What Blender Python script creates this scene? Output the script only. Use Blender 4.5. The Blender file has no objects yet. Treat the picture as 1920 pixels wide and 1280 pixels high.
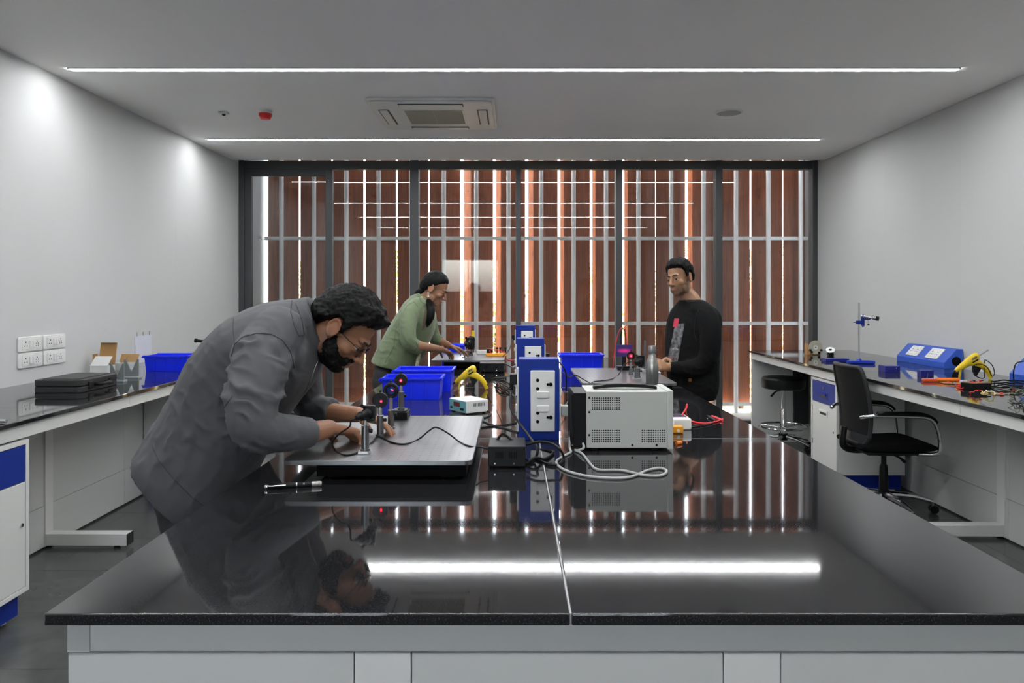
import bpy, bmesh, math, random
import numpy as np
from mathutils import Vector, Matrix, Quaternion, noise
from mathutils.bvhtree import BVHTree

SC = bpy.context.scene
COL = SC.collection
random.seed(7)
PI = math.pi

# ------------------------------------------------------------------ camera
F, CX, CY = 1400.0, 961.0, 552.0        # focal length and vanishing point in the 1920x1280 frame
H = 1.44                                # camera height
TOP = 0.8925                            # worktop height
cam = bpy.data.cameras.new('camera')
cam.sensor_width = 36
cam.lens = 36 * F / 1920
cam.shift_x = -(CX - 960) / 1920
cam.shift_y = -(640 - CY) / 1920
cam.clip_start = 0.02
camo = bpy.data.objects.new('camera', cam)
COL.objects.link(camo)
camo.location = (0, 0, H)
camo.rotation_euler = (PI / 2, 0, 0)
SC.camera = camo

# ------------------------------------------------------------------ world, sun, exposure
SC.view_settings.view_transform = 'Standard'
SC.view_settings.look = 'None'
SC.view_settings.gamma = 1
SC.view_settings.use_curve_mapping = False
SC.view_settings.exposure = 1.25
world = bpy.data.worlds.new('sky')
SC.world = world
world.use_nodes = True
wn = world.node_tree
sky = wn.nodes.new('ShaderNodeTexSky')
sky.sky_type = 'NISHITA'
sky.sun_disc = False
sky.sun_elevation = math.radians(33)
sky.sun_rotation = math.radians(-68)
sky.dust_density = 2.5
bg = wn.nodes['Background']
bg.inputs['Strength'].default_value = 2.0
hs = wn.nodes.new('ShaderNodeHueSaturation')      # hazy, nearly white sky
hs.inputs['Saturation'].default_value = 0.35
wn.links.new(sky.outputs[0], hs.inputs['Color'])
wn.links.new(hs.outputs[0], bg.inputs[0])
sun = bpy.data.lights.new('sun', 'SUN')
sun.energy = 44.0
sun.angle = math.radians(0.53)
sun.color = (1.0, 0.93, 0.82)
suno = bpy.data.objects.new('sun', sun)
COL.objects.link(suno)
suno.location = (-20, 20, 14)
# aim the sun: low over the facade, coming from beyond the fin wall on the bottle side
_d = Vector((math.cos(math.radians(19.8)) * math.cos(math.radians(33)), -math.sin(math.radians(19.8)) * math.cos(math.radians(33)), -math.sin(math.radians(33))))
suno.rotation_euler = _d.to_track_quat('-Z', 'Y').to_euler()

LED_STRENGTH = 35.0

# ------------------------------------------------------------------ pixel helpers (points at a chosen real depth / height)
def W(px, py, d):
    return Vector(((px - CX) / F * d, d, H - (py - CY) / F * d))
def T(px, py, z=TOP):
    return W(px, py, (H - z) * F / (py - CY))

# ------------------------------------------------------------------ materials
MATS = {}
def mat(name, color, rough=0.5, metal=0.0, noise_amt=0.0, noise_scale=20.0, color2=None, stretch=(1, 1, 1), bump=0.0, bump_scale=200.0,
        emit=0.0, emit_color=None, spec=0.5, attr=None, sheen=0.0, detail=4.0, bump_stretch=None, alpha=1.0, coat=0.0):
    if name in MATS:
        return MATS[name]
    m = bpy.data.materials.new(name)
    m.use_nodes = True
    nt = m.node_tree
    b = nt.nodes['Principled BSDF']
    b.inputs['Base Color'].default_value = (*color, 1)
    b.inputs['Roughness'].default_value = rough
    b.inputs['Metallic'].default_value = metal
    b.inputs['Specular IOR Level'].default_value = spec
    b.inputs['Sheen Weight'].default_value = sheen
    b.inputs['Coat Weight'].default_value = coat
    if emit:
        b.inputs['Emission Color'].default_value = (*(emit_color or color), 1)
        b.inputs['Emission Strength'].default_value = emit
    tc = nt.nodes.new('ShaderNodeTexCoord')
    src = None
    if attr:
        a = nt.nodes.new('ShaderNodeVertexColor')
        a.layer_name = attr
        src = a.outputs[0]
    if noise_amt or color2:
        mp = nt.nodes.new('ShaderNodeMapping')
        mp.inputs['Scale'].default_value = stretch
        nt.links.new(tc.outputs['Object'], mp.inputs[0])
        n = nt.nodes.new('ShaderNodeTexNoise')
        n.inputs['Scale'].default_value = noise_scale
        n.inputs['Detail'].default_value = detail
        nt.links.new(mp.outputs[0], n.inputs['Vector'])
        r = nt.nodes.new('ShaderNodeValToRGB')
        c2 = color2 or tuple(c * (1 - noise_amt) for c in color)
        r.color_ramp.elements[0].position = 0.35
        r.color_ramp.elements[1].position = 0.68
        r.color_ramp.elements[0].color = (*c2, 1)
        r.color_ramp.elements[1].color = (*color, 1)
        nt.links.new(n.outputs[0], r.inputs[0])
        out = r.outputs[0]
        if src:
            mx = nt.nodes.new('ShaderNodeMix')
            mx.data_type = 'RGBA'
            mx.blend_type = 'MULTIPLY'
            mx.inputs[0].default_value = 1
            nt.links.new(src, mx.inputs[6])
            nt.links.new(out, mx.inputs[7])
            out = mx.outputs[2]
        src = out
    if src:
        nt.links.new(src, b.inputs['Base Color'])
    if bump:
        n2 = nt.nodes.new('ShaderNodeTexNoise')
        n2.inputs['Scale'].default_value = bump_scale
        n2.inputs['Detail'].default_value = 3
        if bump_stretch:
            mp2 = nt.nodes.new('ShaderNodeMapping')
            mp2.inputs['Scale'].default_value = bump_stretch
            nt.links.new(tc.outputs['Object'], mp2.inputs[0])
            nt.links.new(mp2.outputs[0], n2.inputs['Vector'])
        else:
            nt.links.new(tc.outputs['Object'], n2.inputs['Vector'])
        bp = nt.nodes.new('ShaderNodeBump')
        bp.inputs['Strength'].default_value = bump
        bp.inputs['Distance'].default_value = 0.002
        nt.links.new(n2.outputs[0], bp.inputs['Height'])
        nt.links.new(bp.outputs[0], b.inputs['Normal'])
    MATS[name] = m
    return m

def glass_mat(name, tint=(1, 1, 1), ior=1.5, rough=0.0, dust=0.0):
    if name in MATS:
        return MATS[name]
    m = bpy.data.materials.new(name)
    m.use_nodes = True
    nt = m.node_tree
    nt.nodes.remove(nt.nodes['Principled BSDF'])
    out = nt.nodes['Material Output']
    t = nt.nodes.new('ShaderNodeBsdfTransparent')
    t.inputs[0].default_value = (*tint, 1)
    g = nt.nodes.new('ShaderNodeBsdfGlossy')
    g.inputs['Roughness'].default_value = rough
    fr = nt.nodes.new('ShaderNodeFresnel')
    fr.inputs['IOR'].default_value = ior
    mx = nt.nodes.new('ShaderNodeMixShader')
    nt.links.new(fr.outputs[0], mx.inputs[0])
    nt.links.new(t.outputs[0], mx.inputs[1])
    nt.links.new(g.outputs[0], mx.inputs[2])
    last = mx
    if dust:                                  # fine film of dust on the pane
        df = nt.nodes.new('ShaderNodeBsdfDiffuse')
        df.inputs[0].default_value = (.6, .6, .58, 1)
        m2 = nt.nodes.new('ShaderNodeMixShader')
        m2.inputs[0].default_value = dust
        nt.links.new(mx.outputs[0], m2.inputs[1])
        nt.links.new(df.outputs[0], m2.inputs[2])
        last = m2
    nt.links.new(last.outputs[0], out.inputs[0])
    MATS[name] = m
    return m

def granite_mat():
    m = bpy.data.materials.new('black_granite')
    m.use_nodes = True
    nt = m.node_tree
    b = nt.nodes['Principled BSDF']
    tc = nt.nodes.new('ShaderNodeTexCoord')
    n = nt.nodes.new('ShaderNodeTexNoise')
    n.inputs['Scale'].default_value = 330
    n.inputs['Detail'].default_value = 3
    nt.links.new(tc.outputs['Object'], n.inputs['Vector'])
    r = nt.nodes.new('ShaderNodeValToRGB')
    r.color_ramp.elements[0].position = 0.52
    r.color_ramp.elements[0].color = (0.010, 0.010, 0.011, 1)
    r.color_ramp.elements[1].position = 0.70
    r.color_ramp.elements[1].color = (0.04, 0.04, 0.043, 1)
    nt.links.new(n.outputs[0], r.inputs[0])
    nt.links.new(r.outputs[0], b.inputs['Base Color'])
    b.inputs['IOR'].default_value = 1.75
    rr = nt.nodes.new('ShaderNodeMapRange')          # polished, with duller mineral grains
    rr.inputs['From Min'].default_value = 0.4
    rr.inputs['From Max'].default_value = 0.7
    rr.inputs['To Min'].default_value = 0.025
    rr.inputs['To Max'].default_value = 0.085
    nt.links.new(n.outputs[0], rr.inputs['Value'])
    nt.links.new(rr.outputs[0], b.inputs['Roughness'])
    MATS['black_granite'] = m
    return m

def wood_mat(name, c1, c2, rough=0.45, scale=1.0):
    m = bpy.data.materials.new(name)
    m.use_nodes = True
    nt = m.node_tree
    b = nt.nodes['Principled BSDF']
    tc = nt.nodes.new('ShaderNodeTexCoord')
    oi = nt.nodes.new('ShaderNodeObjectInfo')
    ad = nt.nodes.new('ShaderNodeVectorMath')
    ad.operation = 'ADD'
    sc_ = nt.nodes.new('ShaderNodeVectorMath')
    sc_.operation = 'SCALE'
    sc_.inputs[0].default_value = (7.3, 3.1, 5.7)
    nt.links.new(oi.outputs['Random'], sc_.inputs['Scale'])
    nt.links.new(tc.outputs['Object'], ad.inputs[0])
    nt.links.new(sc_.outputs[0], ad.inputs[1])
    mp = nt.nodes.new('ShaderNodeMapping')
    mp.inputs['Scale'].default_value = (22 * scale, 22 * scale, 0.9 * scale)
    nt.links.new(ad.outputs[0], mp.inputs[0])
    n = nt.nodes.new('ShaderNodeTexNoise')
    n.inputs['Scale'].default_value = 3.0
    n.inputs['Detail'].default_value = 6
    n.inputs['Distortion'].default_value = 0.7
    nt.links.new(mp.outputs[0], n.inputs['Vector'])
    r = nt.nodes.new('ShaderNodeValToRGB')
    r.color_ramp.elements[0].position = 0.32
    r.color_ramp.elements[1].position = 0.7
    r.color_ramp.elements[0].color = (*c2, 1)
    r.color_ramp.elements[1].color = (*c1, 1)
    nt.links.new(n.outputs[0], r.inputs[0])
    mp2 = nt.nodes.new('ShaderNodeMapping')
    mp2.inputs['Scale'].default_value = (9 * scale, 9 * scale, 4 * scale)
    nt.links.new(ad.outputs[0], mp2.inputs[0])
    vo = nt.nodes.new('ShaderNodeTexVoronoi')
    vo.inputs['Scale'].default_value = 1.0
    nt.links.new(mp2.outputs[0], vo.inputs['Vector'])
    r2 = nt.nodes.new('ShaderNodeValToRGB')
    r2.color_ramp.elements[0].position = 0.05
    r2.color_ramp.elements[0].color = (0.45, 0.4, 0.38, 1)
    r2.color_ramp.elements[1].position = 0.16
    r2.color_ramp.elements[1].color = (1, 1, 1, 1)
    nt.links.new(vo.outputs['Distance'], r2.inputs[0])
    mx = nt.nodes.new('ShaderNodeMix')
    mx.data_type = 'RGBA'
    mx.blend_type = 'MULTIPLY'
    mx.inputs[0].default_value = 0.8
    nt.links.new(r.outputs[0], mx.inputs[6])
    nt.links.new(r2.outputs[0], mx.inputs[7])
    nt.links.new(mx.outputs[2], b.inputs['Base Color'])
    b.inputs['Roughness'].default_value = rough
    MATS[name] = m
    return m

GRAN = granite_mat()
WALL = mat('wall_paint', (0.575, 0.58, 0.575), 0.6, bump=0.05, bump_scale=300)
CEIL = mat('ceiling_paint', (0.90, 0.89, 0.87), 0.85)
TILE = mat('floor_tile', (0.085, 0.091, 0.087), 0.22, noise_amt=0.25, noise_scale=6)
GROUT = mat('grout', (0.15, 0.155, 0.15), 0.8)
LAM = mat('grey_white_laminate', (0.57, 0.575, 0.56), 0.42)
STEELW = mat('white_powder_coat', (0.68, 0.68, 0.66), 0.38)
BLUEP = mat('blue_powder_coat', (0.005, 0.026, 0.25), 0.45, spec=.25)
BLUEB = mat('blue_bin_plastic', (0.0, 0.018, 0.78), 0.33)
NAVY = mat('navy_box', (0.012, 0.018, 0.20), 0.3)
BLACK = mat('black_plastic', (0.005, 0.005, 0.0055), 0.4, spec=.22)
BLACKM = mat('black_matt', (0.004, 0.004, 0.0045), 0.8, spec=.12)
DGREY = mat('dark_grey_plastic', (0.022, 0.023, 0.025), 0.45, spec=.3)
MGREY = mat('mid_grey_plastic', (0.16, 0.18, 0.18), 0.5)
WPLAST = mat('white_plastic', (0.74, 0.74, 0.72), 0.35)
GPLAST = mat('grey_plastic', (0.36, 0.37, 0.36), 0.5)
ALU = mat('brushed_aluminium', (0.27, 0.273, 0.28), 0.33, 1.0, noise_amt=0.18, noise_scale=12, stretch=(1, 40, 1))
STEEL = mat('steel', (0.55, 0.55, 0.54), 0.3, 1.0)
CHROME = mat('chrome', (0.75, 0.75, 0.76), 0.12, 1.0)
FRAME = mat('anthracite_frame', (0.045, 0.049, 0.053), 0.42)
GALV = mat('galvanised_pipe', (0.72, 0.73, 0.73), 0.4, 0.0)
YELL = mat('yellow_plastic', (0.78, 0.55, 0.015), 0.4)
ORAN = mat('orange_plastic', (0.85, 0.20, 0.012), 0.4)
AMBER = mat('amber_plastic', (0.85, 0.35, 0.015), 0.4)
REDP = mat('red_plastic', (0.68, 0.012, 0.012), 0.35)
REDW = mat('red_wire', (0.72, 0.02, 0.03), 0.4)
CARD = mat('cardboard', (0.38, 0.21, 0.075), 0.8)
CARDW = mat('white_card', (0.62, 0.63, 0.61), 0.7)
PAPER = mat('paper', (0.66, 0.66, 0.76), 0.8)
GLASS = glass_mat('window_glass', (0.96, 0.97, 0.97), dust=.010)
CGLASS = glass_mat('clear_glass', (0.95, 0.97, 0.97))
LED = mat('led_diffuser', (1, 1, 1), 0.5, emit=LED_STRENGTH, emit_color=(0.965, 0.985, 1.0))
LASER = mat('painted_laser_spot', (1, 0.02, 0.03), 0.5, emit=9, emit_color=(1, 0.012, 0.03))  # red emission stands in for laser light scattered off the mounts
SLATW = wood_mat('timber_slat', (0.28, 0.076, 0.022), (0.125, 0.034, 0.012), 0.42)
PINE = wood_mat('pine_block', (0.60, 0.34, 0.15), (0.45, 0.23, 0.09), 0.5, 3)

# ------------------------------------------------------------------ mesh builder
def rounded(x0, x1, y0, y1, r, n=5):
    p = []
    for cx, cy, a0 in ((x1 - r, y1 - r, 0), (x0 + r, y1 - r, 90), (x0 + r, y0 + r, 180), (x1 - r, y0 + r, 270)):
        for i in range(n + 1):
            a = math.radians(a0 + 90 * i / n)
            p.append((cx + r * math.cos(a), cy + r * math.sin(a)))
    return p

def smooth_path(pts, n=6):
    pts = [Vector(p) for p in pts]
    if len(pts) < 3 or n < 2:
        return pts
    out = []
    for i in range(len(pts) - 1):
        p0 = pts[i - 1] if i else pts[0] * 2 - pts[1]
        p1, p2 = pts[i], pts[i + 1]
        p3 = pts[i + 2] if i + 2 < len(pts) else p2 * 2 - p1
        for k in range(n):
            t = k / n
            out.append(0.5 * ((2 * p1) + (p2 - p0) * t + (2 * p0 - 5 * p1 + 4 * p2 - p3) * t * t + (3 * p1 - p0 - 3 * p2 + p3) * t ** 3))
    out.append(pts[-1])
    return out

def lerp_list(vals, n):
    out = []
    for i in range(len(vals) - 1):
        for k in range(n):
            out.append(vals[i] + (vals[i + 1] - vals[i]) * k / n)
    out.append(vals[-1])
    return out

class MB:
    def __init__(s):
        s.v, s.f = [], []
    def add(s, vs, fs):
        o = len(s.v)
        s.v += [tuple(v) for v in vs]
        s.f += [tuple(i + o for i in f) for f in fs]
        return s
    def box(s, x0, x1, y0, y1, z0, z1):
        vs = [(x, y, z) for z in (z0, z1) for y in (y0, y1) for x in (x0, x1)]
        return s.add(vs, [(0, 2, 3, 1), (4, 5, 7, 6), (0, 1, 5, 4), (2, 6, 7, 3), (0, 4, 6, 2), (1, 3, 7, 5)])
    def obox(s, c, ax, ay, az):
        c, ax, ay, az = map(Vector, (c, ax, ay, az))
        vs = [c + ax * i + ay * j + az * k for k in (-1, 1) for j in (-1, 1) for i in (-1, 1)]
        fs = [(0, 2, 3, 1), (4, 5, 7, 6), (0, 1, 5, 4), (2, 6, 7, 3), (0, 4, 6, 2), (1, 3, 7, 5)]
        if ax.cross(ay).dot(az) < 0:
            fs = [f[::-1] for f in fs]
        return s.add(vs, fs)
    def prism(s, poly, a, b, axis='z'):
        n = len(poly)
        ar = sum(poly[i][0] * poly[(i + 1) % n][1] - poly[(i + 1) % n][0] * poly[i][1] for i in range(n))
        if ar < 0:
            poly = poly[::-1]
        def m(p, h):
            return {'z': (p[0], p[1], h), 'y': (p[0], -h, p[1]), 'x': (h, p[0], p[1])}[axis]
        if axis == 'y':
            a, b = -max(a, b), -min(a, b)
        vs = [m(p, a) for p in poly] + [m(p, b) for p in poly]
        fs = [tuple(range(n))[::-1], tuple(range(n, 2 * n))] + [(i, (i + 1) % n, n + (i + 1) % n, n + i) for i in range(n)]
        return s.add(vs, fs)
    def rings(s, rings, cap=True):
        n = len(rings[0])
        vs = [v for r in rings for v in r]
        fs = []
        for i in range(len(rings) - 1):
            for k in range(n):
                fs.append((i * n + k, i * n + (k + 1) % n, (i + 1) * n + (k + 1) % n, (i + 1) * n + k))
        if cap:
            fs.append(tuple(range(n))[::-1])
            fs.append(tuple(range((len(rings) - 1) * n, len(rings) * n)))
        return s.add(vs, fs)
    def tube(s, pts, r, seg=8, sm=6, cap=True, flat=None):
        rs = r if isinstance(r, (list, tuple)) else [r] * len(pts)
        if len(pts) > 2 and sm > 1:
            rs = lerp_list(list(rs), sm)
            pts = smooth_path(pts, sm)
        pts = [Vector(p) for p in pts]
        t0 = (pts[1] - pts[0]).normalized()
        nrm = t0.orthogonal().normalized()
        if flat:
            nrm = (Vector(flat) - t0 * t0.dot(Vector(flat))).normalized()
        rings = []
        for i, p in enumerate(pts):
            t = (pts[min(i + 1, len(pts) - 1)] - pts[max(i - 1, 0)])
            if t.length < 1e-9:
                t = t0
            t.normalize()
            nrm = (nrm - t * nrm.dot(t))
            if nrm.length < 1e-6:
                nrm = t.orthogonal()
            nrm.normalize()
            bn = t.cross(nrm)
            rr = rs[i]
            ra, rb = rr if isinstance(rr, tuple) else (rr, rr)
            rings.append([p + nrm * (ra * math.cos(2 * PI * k / seg)) + bn * (rb * math.sin(2 * PI * k / seg)) for k in range(seg)])
        return s.rings(rings, cap)
    def limb(s, pts, rs, seg=14, sm=5, round_end=True):
        """tube with rounded ends"""
        pts = [Vector(p) for p in pts]
        a = (pts[0] - pts[1]).normalized()
        b = (pts[-1] - pts[-2]).normalized()
        if len(pts) > 2:
            rs = lerp_list(list(rs), sm)
            pts = smooth_path(pts, sm)
        e0 = [(pts[0] + a * rs[0] * math.sin(q), rs[0] * math.cos(q)) for q in (1.45, 1.1, 0.6)]
        e1 = [] if not round_end else [(pts[-1] + b * rs[-1] * math.sin(q), rs[-1] * math.cos(q)) for q in (0.6, 1.1, 1.45)]
        P = [e[0] for e in e0] + list(pts) + [e[0] for e in e1]
        R = [e[1] for e in e0] + list(rs) + [e[1] for e in e1]
        return s.tube(P, R, seg, 1)
    def cyl(s, p0, p1, r0, r1=None, seg=20):
        return s.tube([p0, p1], [r0, r0 if r1 is None else r1], seg, 1)
    def lathe(s, prof, c=(0, 0, 0), seg=28, axis=(0, 0, 1)):
        q = Vector((0, 0, 1)).rotation_difference(Vector(axis).normalized())
        c = Vector(c)
        rings = [[c + q @ Vector((max(r, 1e-5) * math.cos(2 * PI * k / seg), max(r, 1e-5) * math.sin(2 * PI * k / seg), z)) for k in range(seg)] for r, z in prof]
        return s.rings(rings)
    def ball(s, c, r, seg=20, rg=12, rot=None):
        c = Vector(c)
        r = r if isinstance(r, (list, tuple)) else (r, r, r)
        rings = []
        for i in range(rg + 1):
            a = -PI / 2 + PI * i / rg
            a = max(min(a, PI / 2 - 0.03), -PI / 2 + 0.03)
            ring = []
            for k in range(seg):
                b = 2 * PI * k / seg
                p = Vector((r[0] * math.cos(a) * math.cos(b), r[1] * math.cos(a) * math.sin(b), r[2] * math.sin(a)))
                ring.append(c + (rot @ p if rot else p))
            rings.append(ring)
        return s.rings(rings)
    def ring(s, c, R, r, axis=(0, 0, 1), seg=40, sseg=8):
        q = Vector((0, 0, 1)).rotation_difference(Vector(axis).normalized())
        c = Vector(c)
        vs, fs = [], []
        for i in range(seg):
            a = 2 * PI * i / seg
            for k in range(sseg):
                b = 2 * PI * k / sseg
                rr = R + r * math.cos(b)
                vs.append(c + q @ Vector((rr * math.cos(a), rr * math.sin(a), r * math.sin(b))))
        for i in range(seg):
            for k in range(sseg):
                fs.append((i * sseg + k, ((i + 1) % seg) * sseg + k, ((i + 1) % seg) * sseg + (k + 1) % sseg, i * sseg + (k + 1) % sseg))
        return s.add(vs, fs)
    def xf(s, m):
        s.v = [tuple(m @ Vector(v)) for v in s.v]
        return s
    def build(s, name, m, parent=None, bevel=0.0, label=None, kind=None, local=False, ang=35):
        me = bpy.data.meshes.new(name)
        vs = s.v
        if parent is not None and not local:
            inv = root_mat(parent).inverted()
            vs = [tuple(inv @ Vector(v)) for v in vs]
        me.from_pydata(vs, [], s.f)
        finish(me, m, ang)
        o = bpy.data.objects.new(name, me)
        COL.objects.link(o)
        if parent is not None:
            o.parent = parent
        if bevel:
            add_bevel(o, bevel)
        if label:
            o['label'] = label
        if kind:
            o['kind'] = kind
        return o

def add_bevel(o, w, seg=2):
    b = o.modifiers.new('bevel', 'BEVEL')
    b.width = w
    b.segments = seg
    b.limit_method = 'ANGLE'
    b.angle_limit = math.radians(40)

def finish(me, m, ang=35):
    if m:
        me.materials.append(m)
    me.polygons.foreach_set('use_smooth', [True] * len(me.polygons))
    me.update()
    if ang < 180:
        me.set_sharp_from_angle(angle=math.radians(ang))

def root_mat(o):
    m = o.matrix_basis.copy()
    while o.parent:
        o = o.parent
        m = o.matrix_basis @ m
    return m

def thing(name, label, cat, loc=(0, 0, 0), rz=0.0, group=None, kind=None, rot=None):
    o = bpy.data.objects.new(name, None)
    o.empty_display_size = 0.05
    COL.objects.link(o)
    o.location = loc
    o.rotation_euler = rot or (0, 0, rz)
    tag(o, label, cat, group, kind)
    return o

def tag(o, label=None, cat=None, group=None, kind=None):
    for k, v in (('label', label), ('category', cat), ('group', group), ('kind', kind)):
        if v:
            o[k] = v
    return o

def copy_tree(o, loc=None, rz=None, label=None, parent=None):
    c = o.copy()
    COL.objects.link(c)
    c.parent = parent
    if loc is not None:
        c.location = loc
    if rz is not None:
        c.rotation_euler = (0, 0, rz)
    if label:
        c['label'] = label
    for ch in list(o.children):
        copy_tree(ch, parent=c)
    return c

def share(o, name=None):
    """another object with the same mesh under the same parent"""
    c = o.copy()
    if name:
        c.name = name
    COL.objects.link(c)
    return c

def cable(name, pts, r, m, label, cat='cable', sm=6, parent=None):
    P = smooth_path(pts, sm)
    for p in P:                      # rest on the worktops, never in them
        p.z = max(p.z, TOP + r + .0003)
    o = MB().tube(P, r, 8, 1).build(name, m, parent, ang=180)
    if parent is None:
        tag(o, label, cat)
    return o
# ------------------------------------------------------------------ the room
XL, XR, ZC, YC, YG, YR = -2.99, 3.33, 2.874, 7.97, 8.21, -2.6
ROOM = {}
def struct(name, mb, m, label, cat, bevel=0):
    o = mb.build(name, m, bevel=bevel)
    return tag(o, label, cat, kind='structure')

floor = struct('floor', MB().box(XL - .1, XR + .1, YR - .1, 8.3, -0.12, -0.006), GROUT, 'dark grey tiled floor with pale joints', 'floor')
px_, py_ = 1.03, 0.5135
rows = int((8.28 - YR) / py_) + 1
y0 = 2.872 - py_ * math.ceil((2.872 - YR) / py_)
protos = {}
for r in range(rows + 1):
    ya, yb = y0 + r * py_, y0 + (r + 1) * py_
    ya2, yb2 = max(ya, YR) + .0012, min(yb, 8.28) - .0012
    if yb2 - ya2 < .02:
        continue
    off = -2.43 if r % 2 else -2.23 - .31
    k0 = math.floor((XL - off) / px_)
    for k in range(k0, k0 + 8):
        xa, xb = max(off + k * px_, XL) + .0012, min(off + (k + 1) * px_, XR) - .0012
        if xb - xa < .02:
            continue
        key = (round(xb - xa, 3), round(yb2 - ya2, 3))
        if key not in protos:
            o = MB().box(-(xb - xa) / 2, (xb - xa) / 2, -(yb2 - ya2) / 2, (yb2 - ya2) / 2, -.006, 0).build('tile', TILE, floor, local=True)
            protos[key] = o
        else:
            o = share(protos[key])
        o.location = ((xa + xb) / 2, (ya2 + yb2) / 2, 0)

ceiling = struct('ceiling', MB().box(XL, XR, YR, YC, ZC, ZC + .06), CEIL, 'flat grey white suspended ceiling', 'ceiling')
roof = struct('ceiling_slab', MB().box(XL - .3, XR + .3, YR - .2, 8.90, 3.42, 3.62), CEIL, 'concrete slab above the suspended ceiling', 'ceiling')
MBw = MB().box(XL - .16, XL - .004, YR - .1, 8.36, -.1, 3.42)
wall_left = struct('wall_left', MBw, WALL, 'white panelled wall behind the bench with the tool case', 'wall')
for a, b in ((YR, .52), (.52, 2.9), (2.9, 5.28), (5.28, 6.62), (6.62, 8.3)):
    MB().box(XL - .004, XL, a + .0003, b - .0003, 0, 3.40).build('wall_panel', WALL, wall_left)
wall_right = struct('wall_right', MB().box(XR + .004, XR + .16, YR - .1, 8.36, -.1, 3.42), WALL, 'white panelled wall behind the bench with the office chair', 'wall')
for a, b in ((YR, .9), (.9, 3.35), (3.35, 5.55), (5.55, 6.68), (6.68, 8.3)):
    MB().box(XR, XR + .004, a + .0006, b - .0006, 0, 3.40).build('wall_panel', WALL, wall_right)
WX0, WX1 = -1.72, -.28
rear = MB()
rear.box(XL - .16, WX0, YR - .16, YR, -.1, 3.42).box(WX1, XR + .16, YR - .16, YR, -.1, 3.42).box(WX0, WX1, YR - .16, YR, 2.32, 3.42)
wall_rear = struct('wall_rear', rear, WALL, 'white wall behind the camera', 'wall')
w2 = thing('window_2', 'half glazed door reflected in the window glass', 'door', ((WX0 + WX1) / 2, YR - .08, 0), kind='structure')
MB().box(WX0, WX1, YR - .11, YR - .06, 0, 1.52).build('lower_panel', STEELW, w2, .004)
for x in (WX0, -1.03, WX1 - .05):
    MB().box(x, x + .05, YR - .12, YR - .04, 1.52, 2.32).build('glazing_bar', FRAME, w2)
MB().box(WX0 + .05, -1.03, YR - .09, YR - .082, 1.52, 2.32).build('pane', GLASS, w2)
MB().box(-.98, WX1 - .05, YR - .09, YR - .082, 1.52, 2.32).build('pane', GLASS, w2)

# ------------------------------------------------------------------ window wall
def gx(px):
    return (px - CX) / F * YG
def gz(py):
    return H - (py - CY) / F * YG
win = thing('window_1', 'full height window wall with dark grey frames', 'window', (gx(985), YG, 0), kind='structure')
ZT0, ZT1, ZWT = gz(318), gz(303), 3.40
def vbar(a, b, z0=0.0, z1=ZWT, y0=YG - .06, y1=YG + .06, nm='mullion'):
    MB().box(gx(a), gx(b), y0, y1, z0, z1).build(nm, FRAME, win, .003)
vbar(441, 461, nm='frame_jamb')
vbar(1520, 1533, nm='frame_jamb')
for a, b in ((770, 786), (967, 977), (1153.5, 1165), (1340, 1352)):
    vbar(a, b)
MB().box(gx(461), gx(1520), YG - .05, YG + .05, ZT0, ZT1).build('transom', FRAME, win, .003)
MB().box(gx(461), gx(1520), YG - .05, YG + .05, 0, .06).build('sill_rail', FRAME, win, .003)
MB().box(gx(441), gx(1533), YG - .06, YG + .06, ZWT - .05, ZWT + .018).build('head_rail', FRAME, win, .003)
# sliding sash
sz = gz(331)
MB().box(gx(461), gx(474), YG - .045, YG + .01, .06, ZT0).build('sash_stile', FRAME, win, .003)
MB().box(gx(612), gx(624.5), YG - .045, YG + .03, .06, ZT0).build('sash_stile', FRAME, win, .003)
MB().box(gx(474), gx(612), YG - .045, YG + .01, sz, ZT0).build('sash_rail', FRAME, win, .003)
MB().box(gx(474), gx(612), YG - .045, YG + .01, .06, .15).build('sash_rail', FRAME, win, .003)
edges = [(474, 612, .15, sz), (624.5, 770, .06, ZT0), (786, 967, .06, ZT0), (977, 1153.5, .06, ZT0), (1165, 1340, .06, ZT0), (1352, 1520, .06, ZT0)]
for i, (a, b, z0, z1) in enumerate(edges):
    # panes sit a hair out of line with each other, so the strip lights' reflections step from pane to pane
    t = (-.0025, .002, .003, -.003, -.001, .0015)[i]
    y = YG - .02 if i == 0 else YG
    m = MB().add([(gx(a), y - .004 - t, z0), (gx(b), y - .004 + t, z0), (gx(b), y - .004 + t, z1), (gx(a), y - .004 - t, z1),
                  (gx(a), y + .004 - t * .3, z0), (gx(b), y + .004 + t * .3, z0), (gx(b), y + .004 + t * .3, z1), (gx(a), y + .004 - t * .3, z1)],
                 [(0, 1, 2, 3), (7, 6, 5, 4), (0, 4, 5, 1), (1, 5, 6, 2), (2, 6, 7, 3), (3, 7, 4, 0)])
    m.build('pane', GLASS, win)
for a, b in ((461, 770), (786, 967), (977, 1153.5), (1165, 1340), (1352, 1520)):
    MB().box(gx(a), gx(b), YG - .004, YG + .004, ZT1, ZWT - .05).build('pane', GLASS, win)

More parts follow.
